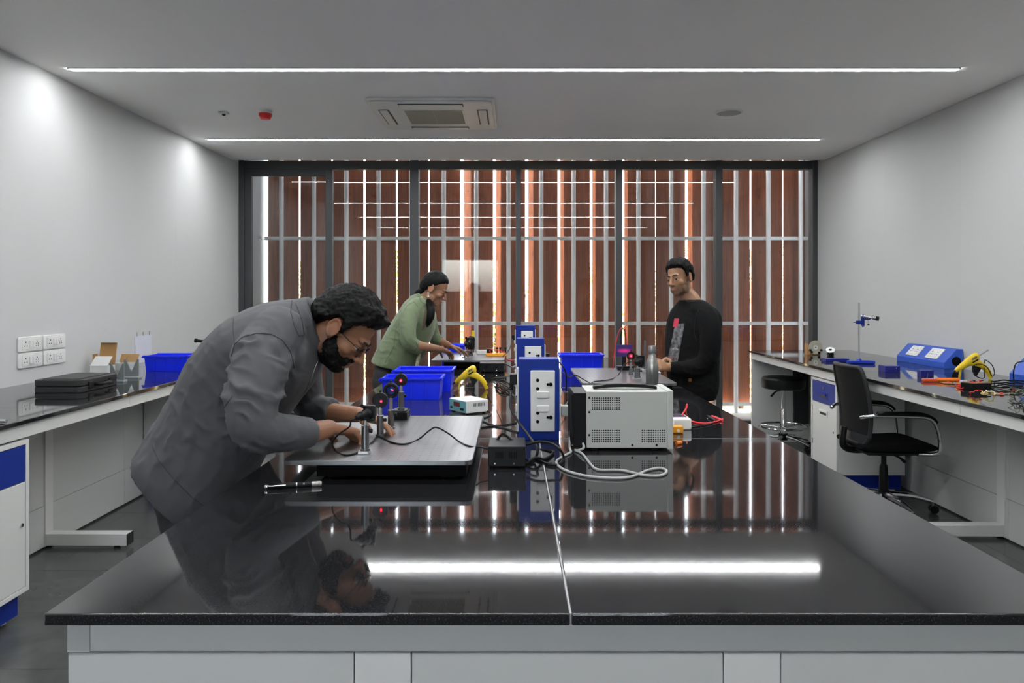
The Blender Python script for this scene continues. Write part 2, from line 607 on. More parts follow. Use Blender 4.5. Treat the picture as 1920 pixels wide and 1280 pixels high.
# ------------------------------------------------------------------ outside: deck, fin wall, slat screen, hedge
CONC = mat('pale_concrete', (0.62, 0.60, 0.56), 0.8, noise_amt=.15, noise_scale=8)
FINM = mat('grey_render', (0.30, 0.31, 0.32), 0.8)
struct('trim_1', MB().box(XL - .3, XR + .3, 8.36, 9.42, -.16, -.002), CONC, 'pale concrete deck strip outside the window', 'ledge')
GRND = mat('soil_and_grass', (0.10, 0.13, 0.03), 0.9, color2=(.16, .11, .06), noise_scale=3)
struct('ground', MB().box(-14, 14, 9.42, 24, -.5, -.35), GRND, 'garden soil beyond the slat screen', 'ground')
struct('fin_wall', MB().box(-3.34, -3.10, 8.36, 10.2, -.4, 4.8), FINM, 'grey rendered fin wall beside the slat screen', 'wall')
struct('fin_wall', MB().box(3.62, 3.86, 8.36, 9.42, -.4, 4.8), FINM, 'grey rendered return wall at the far end of the slats', 'wall')

YS = 9.2
def sx(px, y=YS):
    return (px - CX) / F * y
screen = thing('slat_screen', 'tall brown timber slat screen on galvanised posts outside the window', 'screen', (0.25, YS, 0))
poles = [527.7 + 60.87 * i for i in range(17)]
gaps = [12, 2.6, 2.2, 3.2, 2.6, 2.4, 6.5, 5, 5, 4, 3.6, 3.4, .6, 4.2, 1.0, 2.0, 1.4, 1.0]
gpos = [496, 561, 622, 683, 743.5, 804, 866, 927, 987.5, 1048, 1108.5, 1169, 1229.5, 1287.5, 1347.5, 1408, 1468.5, 1529]
def slat(x0, x1, z0, z1, sag=.079, th=.004, n=16):
    vs, fs = [], []
    for z in (z0, z1):
        for off in (0, th):
            for i in range(n + 1):
                u = -1 + 2 * i / n
                x = (x0 + x1) / 2 + (x1 - x0) / 2 * u
                vs.append((x, YS + .04 + sag * (math.sqrt(u * u + .02) - .1414) / .869 + off, z))
    k = n + 1
    for i in range(n):
        fs += [(i, i + 1, 2 * k + i + 1, 2 * k + i), (k + i + 1, k + i, 3 * k + i, 3 * k + i + 1), (i + 1, i, k + i, k + i + 1), (2 * k + i, 2 * k + i + 1, 3 * k + i + 1, 3 * k + i)]
    fs += [(0, 2 * k, 3 * k, k), (n, k + n, 3 * k + n, 2 * k + n)]
    return MB().add(vs, fs)
for i in range(17):
    a, b = gpos[i] + gaps[i] / 2, gpos[i + 1] - gaps[i + 1] / 2
    slat(sx(a, YS + .1), sx(b, YS + .1), .09, 4.75).build('slat', SLATW, screen)
slat(sx(1530), sx(1585), .09, 4.75).build('slat', SLATW, screen)
for p in poles + [1562.5]:
    MB().cyl((sx(p, YS - .1), YS - .1, -.002), (sx(p, YS - .1), YS - .1, 4.75), 0.0265, seg=16).build('post', GALV, screen)
for py in (130, 288, 447, 606, 757):
    z = H - (py - CY) / F * (YS - .02)
    MB().box(sx(500), sx(1585), YS - .055, YS - .02, z - .021, z + .021).build('rail', GALV, screen, .003)
    for g in gpos[:-1]:
        # slotted bracket that clamps the two slat edges at each joint
        for s_ in (-1, 1):
            x = sx(g + s_ * 9)
            MB().box(x - .045, x + .045, YS - .063, YS - .0555, z - .018, z - .003).box(x - .045, x + .045, YS - .063, YS - .0555, z + .003, z + .018).box(x + (.032 if s_ > 0 else -.045), x + (.045 if s_ > 0 else -.032), YS - .0631, YS - .0555, z - .018, z + .018).build('bracket', STEELW, screen)

LEAFM = mat('leaf_green', (0.26, 0.33, 0.10), 0.5, color2=(.40, .42, .18), noise_scale=3)
BARK = mat('bark', (.1, .07, .045), .9)
def shrub(x, y, h, w, label, seed):
    rnd = random.Random(seed)
    t = thing('garden_shrub', label, 'shrub', (x, y, -.35), group='shrubs beyond the slats')
    m = MB()
    for _ in range(800):
        u = rnd.random()
        a = rnd.uniform(0, 2 * PI)
        rr = w * (0.35 + .65 * math.sin(PI * (0.12 + .8 * u))) * math.sqrt(rnd.random())
        c = Vector((x + rr * math.cos(a), y + rr * .7 * math.sin(a), -.25 + h * u))
        d = Vector((rnd.gauss(0, 1), rnd.gauss(0, 1), rnd.gauss(0, .6))).normalized()
        e = d.orthogonal().normalized()
        l, wd = rnd.uniform(.05, .09), rnd.uniform(.018, .03)
        m.add([c - d * l, c + e * wd + Vector((0, 0, .008)), c + d * l, c - e * wd], [(0, 1, 2, 3)])
    m.build('foliage', LEAFM, t, kind='stuff', ang=180)
    s_ = MB()
    for k in range(4):
        a = k * 1.7 + seed
        s_.tube([(x + .05 * math.cos(a), y + .05 * math.sin(a), -.35), (x + .12 * math.cos(a), y + .12 * math.sin(a), h * .35 - .3), (x + w * .5 * math.cos(a), y + w * .4 * math.sin(a), h * .8 - .3)], [.03, .022, .008], 6, 4)
    s_.build('stem', BARK, t)
for i, (px, y, h) in enumerate(((470, 11.6, 2.0), (560, 12.0, 2.2), (650, 11.6, 1.9), (745, 12.1, 2.4), (835, 11.7, 2.1), (925, 12.0, 2.3), (1015, 11.6, 2.0), (1105, 12.1, 2.2), (1200, 11.7, 2.3), (1290, 12.0, 2.6), (1385, 11.6, 2.4), (1475, 12.0, 2.5), (1560, 11.7, 2.3))):
    shrub((px - CX) / F * y, y, h, .36, 'leafy yellow green shrub showing through the gaps between slats', i)

# ------------------------------------------------------------------ ceiling fittings
def strip(y, label):
    t = thing('led_strip_light', label, 'light', (0.01, y, ZC))
    MB().box(-2.81, 2.83, y - .021, y + .021, ZC - .006, ZC - .0005).build('diffuser', LED, t)
    MB().box(-2.815, 2.835, y - .032, y - .0245, ZC - .007, ZC).box(-2.815, 2.835, y + .0245, y + .032, ZC - .007, ZC).build('trim', STEELW, t)
strip(6.9, 'long thin white ceiling light strip nearest the window')
strip(4.75, 'long thin white ceiling light strip in front of the air conditioner')
strip(2.6, 'ceiling light strip seen only as a reflection over the bench')
strip(.5, 'ceiling light strip right above the camera')

ac = thing('ceiling_air_conditioner', 'white square cassette air conditioner set in the ceiling', 'air conditioner', (-.6, 5.9, ZC))
ax0, ax1, ay0, ay1 = -1.08, -.13, 5.43, 6.37
m = MB().prism(rounded(ax0, ax1, ay0, ay1, .04), ZC - .02, ZC)
m.build('panel_base', WPLAST, ac, .004)
m = MB()
m.prism(rounded(ax0 + .02, ax1 - .02, ay0 + .02, ay1 - .02, .05), ZC - .034, ZC - .02)
m.build('fascia', WPLAST, ac, .005)
gm = mat('grille_grey', (.30, .30, .25), .6)
MB().box(ax0 + .24, ax1 - .24, ay0 + .24, ay1 - .24, ZC - .037, ZC - .034).build('grille_frame', WPLAST, ac, .002)
m = MB().box(ax0 + .255, ax1 - .255, ay0 + .255, ay1 - .255, ZC - .0385, ZC - .037)
m.build('grille', gm, ac)
MB().box(-.609, -.601, ay0 + .255, ay1 - .255, ZC - .041, ZC - .0385).build('grille_rib', GPLAST, ac)
for k in range(4):
    cx, cy = (ax0 + ax1) / 2, (ay0 + ay1) / 2
    q = Matrix.Translation((cx, cy, 0)) @ Matrix.Rotation(k * PI / 2, 4, 'Z')
    MB().box(-.24, .24, -.415, -.335, ZC - .037, ZC - .034).xf(q).build('outlet_slot', DGREY, ac)
    MB().box(-.235, .235, -.405, -.345, ZC - .043, ZC - .037).xf(q).build('louvre', WPLAST, ac, .002)

t = thing('fire_alarm_sounder', 'small red dome fire alarm on the ceiling', 'alarm', (-1.93, 5.83, ZC))
MB().lathe([(.052, 0), (.052, -.02), (.046, -.024)], (-1.93, 5.83, ZC)).build('base', WPLAST, t)
MB().lathe([(.05, -.024), (.05, -.04), (.036, -.066), (.02, -.068), (0, -.068)], (-1.93, 5.83, ZC)).build('dome', REDP, t)
t = thing('ceiling_sensor', 'tiny white sensor beside the red ceiling alarm', 'sensor', (-2.27, 5.87, ZC))
MB().prism(rounded(-2.305, -2.235, 5.84, 5.90, .008), ZC - .016, ZC).build('housing', WPLAST, t, .003)
MB().lathe([(.014, 0), (.012, -.012), (0, -.016)], (-2.27, 5.87, ZC - .016)).build('lens', DGREY, t)
t = thing('ceiling_speaker', 'round white speaker grille on the ceiling', 'speaker', (1.70, 5.87, ZC))
MB().lathe([(.108, 0), (.108, -.006), (.098, -.011), (0, -.011)], (1.70, 5.87, ZC), 40).build('bezel', WPLAST, t)
MB().lathe([(.094, -.011), (.08, -.015), (0, -.016)], (1.70, 5.87, ZC), 40).build('grille', GPLAST, t)
# ------------------------------------------------------------------ worktops
IX0, IX1, IY0, IY1, IXC = -.804, 1.004, 1.281, 6.5, .1
def worktop(name, label, xs, ys, slab_th=.021, z=TOP, gap=.0014):
    t = thing(name, label, 'worktop', ((xs[0] + xs[-1]) / 2, (ys[0] + ys[-1]) / 2, z - slab_th))
    for i in range(len(xs) - 1):
        for j in range(len(ys) - 1):
            a, b = xs[i] + (gap if i else 0), xs[i + 1] - (gap if i < len(xs) - 2 else 0)
            c, d = ys[j] + (gap if j else 0), ys[j + 1] - (gap if j < len(ys) - 2 else 0)
            MB().box(a, b, c, d, z - slab_th, z).build('slab', GRAN, t, .0025)
    jm = mat('joint_filler', (.42, .42, .42), .6)
    for x in xs[1:-1]:
        MB().box(x - gap, x + gap, ys[0] + .003, ys[-1] - .003, z - slab_th, z - .0003).build('joint', jm, t)
    for y in ys[1:-1]:
        for i in range(len(xs) - 1):
            MB().box(xs[i] + .003, xs[i + 1] - .003, y - gap, y + gap, z - slab_th, z - .0003).build('joint', jm, t)
    return t
worktop('granite_worktop', 'polished black granite worktop of the wide centre bench', [IX0, IXC, IX1], [IY0, 2.839, 4.4, IY1])

t = thing('lab_bench', 'white panelled base of the wide centre bench', 'bench', (.1, 4.0, 0))
bx0, bx1, by0, by1 = -.778, .978, 1.305, 6.47
ZA = TOP - .021
MB().box(bx0, bx1, by0, by0 + .02, ZA - .055, ZA).build('apron', STEELW, t, .001)
MB().box(bx0 + .001, bx0 + .04, by0 - .002, by0, ZA - .055, ZA - .001).build('apron_end', LAM, t)
xs = [bx0, -.277, -.177, .369, .469, bx1]
for i in range(5):
    MB().box(xs[i] + .0012, xs[i + 1] - .0012, by0 + .0005, by0 + .02, .08, ZA - .0575).build('panel' if i % 2 == 0 else 'post', LAM if i % 2 == 0 else STEELW, t, .001)
for sx_, x in ((1, bx0), (-1, bx1)):
    MB().box(min(x, x + .02 * sx_), max(x, x + .02 * sx_), by0 + .02, by1, ZA - .055, ZA).build('apron', STEELW, t)
    for k in range(6):
        a = by0 + .022 + k * (by1 - by0 - .022) / 6
        b = by0 + .022 + (k + 1) * (by1 - by0 - .022) / 6
        MB().box(min(x, x + .02 * sx_), max(x, x + .02 * sx_), a + .0012, b - .0012, .08, ZA - .0575).build('panel', LAM, t)
MB().box(bx0 + .05, bx1 - .05, by0 + .06, by1 - .05, 0, .08).build('plinth', BLUEP, t)
MB().box(bx0 + .02, bx1 - .02, by1 - .02, by1, .08, ZA).build('panel', LAM, t)

# side benches
LX, RX = -2.135, 2.32           # front edges
PLX, PRX = -2.654, 2.90         # modesty panel planes
worktop('granite_worktop', 'black granite worktop along the wall with the sockets', [XL + .001, LX], [-1.2, 1.3, 3.6, 5.7, 7.6])
worktop('granite_worktop', 'black granite worktop along the wall with the blue socket console', [RX, XR - .001], [-1.2, 1.4, 3.3, 5.28, 7.35])

def side_bench(label, wall, front, panel, ys, posts, end_y, joints):
    s_ = 1 if front > wall else -1
    t = thing('lab_bench', label, 'bench', ((wall + front) / 2, 3.2, 0))
    f = front - s_ * .018
    def bx(x0, x1, y0, y1, z0, z1):
        return MB().box(min(x0, x1), max(x0, x1), y0, y1, z0, z1)
    for i in range(len(joints) - 1):
        bx(f, f - s_ * .02, joints[i] + .001, joints[i + 1] - .001, ZA - .062, ZA).build('apron', STEELW, t, .001)
    bx(panel - s_ * .02, wall + s_ * .002, ys[0], ys[-1], ZA - .062, ZA - .002).build('back_rail', LAM, t)
    for i in range(len(ys) - 1):
        bx(panel, panel - s_ * .018, ys[i] + .0012, ys[i + 1] - .0012, .245, ZA - .06).build('modesty_panel', LAM, t)
        bx(panel + s_ * .004, panel - s_ * .018, ys[i] + .0012, ys[i + 1] - .0012, .012, .2425).build('skirting_panel', LAM, t)
    for y in posts:
        bx(panel + s_ * .012, panel - s_ * .018, y - .035, y + .035, .012, ZA - .06).build('post', STEELW, t, .002)
        ft = bx(panel + s_ * .012, front - s_ * .05, y - .035, y + .035, .018, .085).build('foot', STEELW, t, .003)
        MB().box(min(front - s_ * .05, front - s_ * .044), max(front - s_ * .05, front - s_ * .044), y - .033, y + .033, .02, .083).build('end_cap', BLACK, ft)
        MB().cyl((front - s_ * .12, y, 0), (front - s_ * .12, y, .019), .018).build('levelling_foot', BLACK, ft)
        bx(panel + s_ * .012, f - s_ * .02, y - .02, y + .02, ZA - .05, ZA - .001).build('arm', STEELW, t)
    return t
lb = side_bench('white steel bench frame under the socket wall worktop', XL, LX, PLX, [-1.2, .8, 2.3, 4.26, 5.1, 6.4, 7.58], [1.0, 4.26, 6.9], 7.6, [-1.2, 1.3, 4.2, 5.02, 7.6])
rb = side_bench('white steel bench frame under the worktop with the office chair', XR, RX, PRX, [-1.2, .8, 2.3, 4.36, 5.5, 7.3], [1.0, 4.42], 7.35, [-1.2, 1.4, 3.9, 5.95, 7.3])
MB().box(RX + .02, PRX + .2, 7.30, 7.33, 0.0, ZA).build('end_gable', LAM, rb, .002)
MB().box(RX + .42, PRX - .02, 7.26, 7.298, .18, ZA - .07).build('end_recess', DGREY, rb)

# cabinets under the side benches
def cabinet(label, front, y0, y1, facing, show_front=True):
    """pedestal cabinet, front face in the plane x=front; facing +1 looks towards +x"""
    s_ = facing
    t = thing('pedestal_cabinet', label, 'cabinet', (front - s_ * .23, (y0 + y1) / 2, 0), group='pedestal cabinets under the side benches')
    def bx(d0, d1, a, b, z0, z1):      # d = distance behind the front plane
        x0, x1 = front - s_ * d0, front - s_ * d1
        return MB().box(min(x0, x1), max(x0, x1), a, b, z0, z1)
    zt, zb = .80, .13
    bx(.004, .49, y0, y1, zb, zt).build('carcass', STEELW, t, .003)
    fr = MB()
    for mm in (bx(-.008, .004, y0, y0 + .02, zb, zt), bx(-.008, .004, y1 - .02, y1, zb, zt), bx(-.008, .004, y0 + .02, y1 - .02, zt - .02, zt), bx(-.008, .004, y0 + .02, y1 - .02, zb, zb + .02)):
        fr.add(mm.v, mm.f)
    fr.build('front_frame', STEELW, t, .001)
    d = bx(-.006, .004, y0 + .023, y1 - .023, .618, zt - .023).build('drawer', BLUEP, t, .002)
    dr = bx(-.006, .004, y0 + .023, y1 - .023, zb + .023, .614).build('door', STEELW, t, .002)
    ym = (y0 + y1) / 2
    for o, z, m_ in ((d, .675, BLUEP), (dr, .545, WPLAST)):
        bx(-.010, -.006, ym - .075, ym + .075, z - .024, z + .024).build('handle_frame', m_, o, .003)
        bx(-.0112, -.010, ym - .055, ym + .055, z - .012, z + .012).build('handle_recess', DGREY, o)
        bx(-.020, -.010, ym - .06, ym + .06, z + .008, z + .018).build('handle_lip', m_, o, .002)
    MB().cyl((front + s_ * .006, ym, .735), (front + s_ * .011, ym, .735), .009).build('lock', CHROME, d)
    MB().cyl((front + s_ * .006, y0 + .05 if s_ < 0 else y1 - .05, .43), (front + s_ * .011, y0 + .05 if s_ < 0 else y1 - .05, .43), .009).build('lock', CHROME, dr)
    for z in (.30, .56):
        MB().cyl((front + s_ * .004, y1 - .022 if s_ < 0 else y0 + .022, z - .02), (front + s_ * .004, y1 - .022 if s_ < 0 else y0 + .022, z + .02), .006).build('hinge', CHROME, dr)
    bx(.03, .47, y0 + .02, y1 - .02, .025, zb).build('plinth', BLUEP, t)
    for a in (y0 + .06, y1 - .06):
        for dd in (.08, .42):
            MB().cyl((front - s_ * dd, a, 0), (front - s_ * dd, a, .026), .022).build('levelling_foot', WPLAST, t)
    return t
cabinet('white cabinet with blue drawer at the near end of the socket wall bench', -2.157, 2.78, 3.32, 1)
cabinet('white cabinet with blue plinth behind the man in the grey jacket', -2.157, 5.36, 5.9, 1)
cabinet('white cabinet with blue drawer between the stool and the office chair', 2.355, 5.41, 5.87, -1)

# ------------------------------------------------------------------ wall sockets
def plate_holes(t, o, u, v, n, w, h, lay):
    """switch plate details; o centre, u/v unit axes across and up, n out of the wall"""
    for kind, a, b in lay:
        c = o + u * a + v * b
        if kind == 's':
            MB().obox(c + n * .004, u * .0115, v * .021, n * .004).build('switch', WPLAST, t, .0015)
        elif kind == 'S':
            MB().obox(c + n * .003, u * .022, v * .012, n * .004).build('switch', WPLAST, t, .002)
        else:
            m = MB()
            for du, dv, rr in {'3': ((0, .013, .0042), (-.011, -.010, .0034), (.011, -.010, .0034)), '5': ((0, .014, .003), (-.009, .0, .003), (.009, 0, .003), (-.009, -.013, .003), (.009, -.013, .003)),
                               'L': ((-.028, .016, .0065), (-.028, -.016, .0065), (.010, 0, .0055), (.021, 0, .0075))}[kind]:
                m.cyl(c + u * du + v * dv, c + u * du + v * dv + n * .0012, rr, seg=10)
            m.build('socket_hole', BLACKM, t)
for r_, z in ((0, 1.135), (1, 1.035)):
    for c_, y in ((0, 4.62), (1, 4.862)):
        t = thing('wall_socket', ('upper', 'lower')[r_] + ' wall socket ' + ('nearer the camera', 'farther from the camera')[c_] + ' of the four on the white wall', 'socket', (XL, y, z), group='wall sockets above the tool case')
        u, v, n = Vector((0, 1, 0)), Vector((0, 0, 1)), Vector((1, 0, 0))
        MB().prism(rounded(y - .116, y + .116, z - .046, z + .046, .012), XL, XL + .012, 'x').build('cover_plate', WPLAST, t, .004)
        MB().prism(rounded(y - .088, y + .088, z - .033, z + .033, .006), XL + .012, XL + .0145, 'x').build('module_frame', WPLAST, t, .001)
        plate_holes(t, Vector((XL + .0145, y, z)), u, v, n, 0, 0, [('3', -.055, 0), ('s', -.013, 0), ('s', .013, 0), ('5', .055, 0)])

# ------------------------------------------------------------------ power pedestals on the bench
def pedestal(y, label, first=None):
    t = thing('power_pedestal', label, 'power outlet', (IXC, y, TOP), group='blue power pedestals on the centre bench')
    w, d, h = .0755, .105, .305
    x0, x1 = IXC - w, IXC + w
    MB().box(x0, x1, y, y + d, TOP, TOP + h).build('body', BLUEP, t, .003)
    pc = Vector((IXC + .013, y, TOP + .148))
    p = MB().box(pc.x - .0455, pc.x + .0455, y - .008, y, TOP + .034, TOP + .263).build('socket_plate', WPLAST, t, .003)
    MB().box(pc.x - .020, pc.x + .020, y - .0092, y - .008, TOP + .062, TOP + .236).build('module_frame', WPLAST, p)
    u, v, n = Vector((1, 0, 0)), Vector((0, 0, 1)), Vector((0, -1, 0))
    plate_holes(p, pc + n * .0092, u, v, n, 0, 0, [('L', .009, .063), ('S', 0, .025), ('S', 0, -.027), ('L', .009, -.06)])
    for s_ in (-1, 1):
        x = x0 if s_ < 0 else x1
        a, b = (x - .007, x) if s_ < 0 else (x, x + .007)
        q = MB().box(a, b, y + .012, y + d - .012, TOP + .03, TOP + .268).build('socket_plate', WPLAST, t, .003)
        for z in (TOP + .115, TOP + .175):
            MB().box(a - (.006 if s_ < 0 else 0), b + (.006 if s_ > 0 else 0), y + .03, y + d - .03, z - .012, z + .012).build('switch', WPLAST, q, .002)
    return t
pedestal(2.803, 'blue power pedestal nearest the camera on the centre bench')
pedestal(4.117, 'middle blue power pedestal of the row on the centre bench')
pedestal(5.836, 'blue power pedestal farthest back on the centre bench')

# ------------------------------------------------------------------ stool
t = thing('lab_stool', 'round black padded stool with chrome foot ring', 'stool', (2.52, 6.95, 0))
sx0, sy0 = 2.52, 6.95
MB().lathe([(0, .565), (.17, .565), (.192, .575), (.196, .60), (.194, .655), (.18, .672), (.1, .677), (0, .678)], (sx0, sy0, 0), 40).build('seat', mat('black_vinyl', (.006, .006, .0065), .42, spec=.3), t)
MB().cyl((sx0, sy0, .33), (sx0, sy0, .566), .016).build('gas_lift', CHROME, t)
MB().lathe([(.028, .10), (.028, .36), (.022, .37), (.022, .38)], (sx0, sy0, 0)).build('column', CHROME, t)
MB().tube([(sx0 - .02, sy0, .55), (sx0 - .08, sy0 - .03, .54), (sx0 - .13, sy0 - .05, .50)], [.006, .007, .012], 8).build('lever', BLACK, t)
r_ = MB().ring((sx0, sy0, .215), .215, .0105)
r_.build('foot_ring', CHROME, t)
for k in range(3):
    a = 2 * PI * k / 3 + .5
    MB().cyl((sx0, sy0, .2), (sx0 + .21 * math.cos(a), sy0 + .21 * math.sin(a), .215), .008).build('ring_spoke', CHROME, t)
MB().lathe([(.04, .09), (.045, .12), (.04, .15)], (sx0, sy0, 0)).build('hub', BLACK, t)
for k in range(5):
    a = 2 * PI * k / 5 + .3
    c, s_ = math.cos(a), math.sin(a)
    lg = MB().tube([(sx0 + .03 * c, sy0 + .03 * s_, .125), (sx0 + .15 * c, sy0 + .15 * s_, .11), (sx0 + .27 * c, sy0 + .27 * s_, .075)], [.018, .015, .012], 10).build('leg', CHROME, t)
    MB().cyl((sx0 + .27 * c - .022 * s_, sy0 + .27 * s_ + .022 * c, .027), (sx0 + .27 * c + .022 * s_, sy0 + .27 * s_ - .022 * c, .027), .027, seg=18).build('castor', BLACK, lg)

# ------------------------------------------------------------------ office chair (local: facing +x, origin on the floor under the lift)
def office_chair(loc, rz):
    t = thing('office_chair', 'black mesh back office chair with chrome arms tucked under the bench', 'chair', loc, rz)
    fab = mat('black_seat_fabric', (.004, .004, .0045), .9, spec=.15, bump=.4, bump_scale=900)
    # seat cushion: lofted
    rings = []
    for i in range(13):
        u = i / 12
        x = -.23 + .49 * u
        hw = .235 * (1 - .10 * (1 - u)) * (1 if .02 < u < .98 else .97)
        zt = .495 - .012 * math.sin(PI * u) - (.030 * max(0, (u - .75) / .25) ** 2)
        zb = .425 + .02 * max(0, (u - .8) / .2)
        e = .5 if i in (0, 12) else 1
        ring = []
        for k in range(20):
            a = 2 * PI * k / 20
            c, s_ = math.cos(a), math.sin(a)
            yy = hw * math.copysign(abs(c) ** .35, c) * (e * .1 + .9)
            zz = (zt + zb) / 2 + (zt - zb) / 2 * e * math.copysign(abs(s_) ** .6, s_)
            ring.append((x, yy, zz))
        rings.append(ring)
    MB().rings(rings).build('seat', fab, t, local=True, ang=60)
    MB().box(-.2, .2, -.2, .2, .408, .428).build('seat_pan', BLACK, t, .008, local=True)
    # back: frame + mesh
    def bpt(v, u):      # v -1..1 across, u 0..1 up
        z = .47 + .49 * u
        x = -.232 - .012 * u + .03 * math.sin(PI * min(1, u * 1.15)) * .6 - .028 * u * u + .035 * (v * v)
        hw = .215 - .02 * (2 * u - 1) ** 2 + .012 * u
        return Vector((x, hw * v, z))
    fr = MB()
    edge = [bpt(-1, u / 10) for u in range(1, 10)] + [bpt(-.93, 1.0)] + [bpt(v / 5, 1.02) for v in range(-4, 5)] + [bpt(.93, 1.0)] + [bpt(1, u / 10) for u in range(9, 0, -1)] + [bpt(.9, .02)] + [bpt(v / 5, 0.0) for v in range(4, -5, -1)] + [bpt(-.9, .02), bpt(-1, .1)]
    fr.tube(edge, .0135, 8, 2, cap=False)
    fr.build('back_frame', DGREY, t, local=True, ang=180)
    lum = []
    for u in (.0, .06, .13):
        lum.append([bpt(v / 8, u) - Vector((.008, 0, 0)) for v in range(-8, 9)])
    vs = [p for r in lum for p in r] + [p + Vector((.016, 0, 0)) for r in lum for p in r]
    fs = []
    for r in range(2):
        for k in range(16):
            i = r * 17 + k
            fs += [(i, i + 1, i + 18, i + 17), (51 + i + 1, 51 + i, 51 + i + 17, 51 + i + 18)]
    for k in range(16):
        fs += [(k + 1, k, 51 + k, 51 + k + 1), (34 + k, 34 + k + 1, 85 + k + 1, 85 + k)]
    MB().add(vs, fs).build('lower_back_band', DGREY, t, local=True)
    mesh = MB()
    n, q = 22, 26
    grid = [[bpt(-1 + 2 * i / n, .1 + .9 * j / q) for i in range(n + 1)] for j in range(q + 1)]
    vs = [p for r in grid for p in r] + [p + Vector((.004, 0, 0)) for r in grid for p in r]
    fs = []
    N = (n + 1) * (q + 1)
    for j in range(q):
        for i in range(n):
            a = j * (n + 1) + i
            fs += [(a, a + n + 1, a + n + 2, a + 1), (N + a, N + a + 1, N + a + n + 2, N + a + n + 1)]
    mesh.add(vs, fs).build('mesh_back', mat('black_mesh', (.006, .006, .0065), .7, spec=.2, bump=.5, bump_scale=1400), t, local=True, ang=180)
    MB().tube([(-.05, 0, .41), (-.2, 0, .405), (-.27, 0, .44), (-.262, 0, .56)], [(.02, .035)] * 4 if False else [.02, .022, .022, .018], 10).build('back_support', BLACK, t, local=True)
    for s_ in (-1, 1):
        y = .262 * s_
        a = MB().tube([(-.255, s_ * .215, .655), (-.20, y, .672), (-.1, y, .672), (.08, y, .668), (.16, y, .655), (.205, y, .61), (.225, y, .53), (.225, y, .45), (.20, s_ * .24, .425), (.12, s_ * .18, .415)], .0125, 10, 5).build('arm', CHROME, t, local=True, ang=180)
        pts = smooth_path([(-.17, y, .688), (.02, y, .687), (.12, y, .680), (.18, y, .655), (.205, y, .628)], 4)
        MB().tube(pts, [.013] * len(pts), 10, 1).build('arm_pad', BLACK, a, local=True, ang=180)
    MB().cyl((0, 0, .30), (0, 0, .415), .0165).build('gas_lift', BLACK, t, local=True)
    MB().lathe([(.028, .12), (.03, .14), (.026, .29), (.02, .31)], (0, 0, 0)).build('column_cover', BLACK, t, local=True)
    MB().box(-.07, .11, -.055, .055, .375, .412).build('tilt_mechanism', BLACK, t, .008, local=True)
    MB().tube([(.02, -.05, .39), (.03, -.14, .385), (.035, -.2, .37)], [.006, .007, .011], 8).build('height_lever', BLACK, t, local=True)
    MB().lathe([(.045, .075), (.05, .09), (.046, .13), (.03, .14)], (0, 0, 0)).build('hub', BLACK, t, local=True)
    for k in range(5):
        a = 2 * PI * k / 5 - .2
        c, s_ = math.cos(a), math.sin(a)
        lg = MB().tube([(.03 * c, .03 * s_, .112), (.17 * c, .17 * s_, .108), (.30 * c, .30 * s_, .078)], [.024, .019, .014], 10).build('leg', CHROME, t, local=True)
        MB().cyl((.30 * c, .30 * s_, .05), (.30 * c, .30 * s_, .075), .007).build('castor_stem', CHROME, lg, local=True)
        for o in (-.014, .014):
            MB().cyl((.305 * c - (o - .008) * s_, .305 * s_ + (o - .008) * c, .027), (.305 * c - (o + .008) * s_, .305 * s_ + (o + .008) * c, .027), .027, seg=18).build('castor_wheel', BLACK, lg, local=True)
    return t
office_chair((2.475, 4.98, 0), 0)
# ------------------------------------------------------------------ optical breadboards
ZB = TOP + .066
def breadboard(x0, x1, y0, y1, label):
    t = thing('optical_breadboard', label, 'breadboard', ((x0 + x1) / 2, (y0 + y1) / 2, TOP), group='aluminium optical breadboards on the centre bench')
    p = MB().prism(rounded(x0, x1, y0, y1, .022), ZB - .014, ZB).build('plate', ALU, t, .0012)
    m = MB()
    nx, ny = 19, int(round((y1 - y0) / .0265))
    for i in range(nx):
        for j in range(ny):
            x = x0 + (i + .5) * (x1 - x0) / nx
            y = y0 + (j + .5) * (y1 - y0) / ny
            m.add([(x + .0034 * math.cos(a), y + .0034 * math.sin(a), ZB + .0004) for a in [k * PI / 3 for k in range(6)]], [(0, 1, 2, 3, 4, 5)])
    m.build('hole_grid', mat('tapped_hole', (.10, .10, .105), .35), p, kind='stuff')
    MB().box(x0 + .09, x1 - .02, y0 + .04, y1 - .04, TOP + .012, ZB - .0145).build('under_frame', BLACKM, t)
    for a in (x0 + .14, x1 - .07):
        for b in (y0 + .10, y1 - .10):
            MB().lathe([(.028, 0), (.03, .004), (.024, .0125)], (a, b, TOP), 18).build('foot', BLACK, t)
    return t
breadboard(-.668, -.117, 2.165, 2.97, 'perforated aluminium optical breadboard in front of the man in grey')
breadboard(.38, .897, 4.06, 4.9, 'perforated aluminium optical breadboard in front of the man in black')
breadboard(-.598, -.06, 5.48, 6.2, 'perforated aluminium optical breadboard in front of the woman in green')

def post(t, x, y, z0, z1, r=.0115, rod=None):
    MB().lathe([(r + .003, 0), (r + .003, .006), (r, .007), (r, z1 - z0 - .001), (r - .001, z1 - z0)], (x, y, z0), 22).build('post_holder', ALU, t)
    if rod:
        MB().cyl((x, y, z1), (x, y, rod), .0063, seg=14).build('post', STEEL, t)
    k = MB().cyl((x + r, y, z1 - .016), (x + r + .010, y, z1 - .016), .0055, seg=12)
    k.build('thumb_screw', BLACK, t)

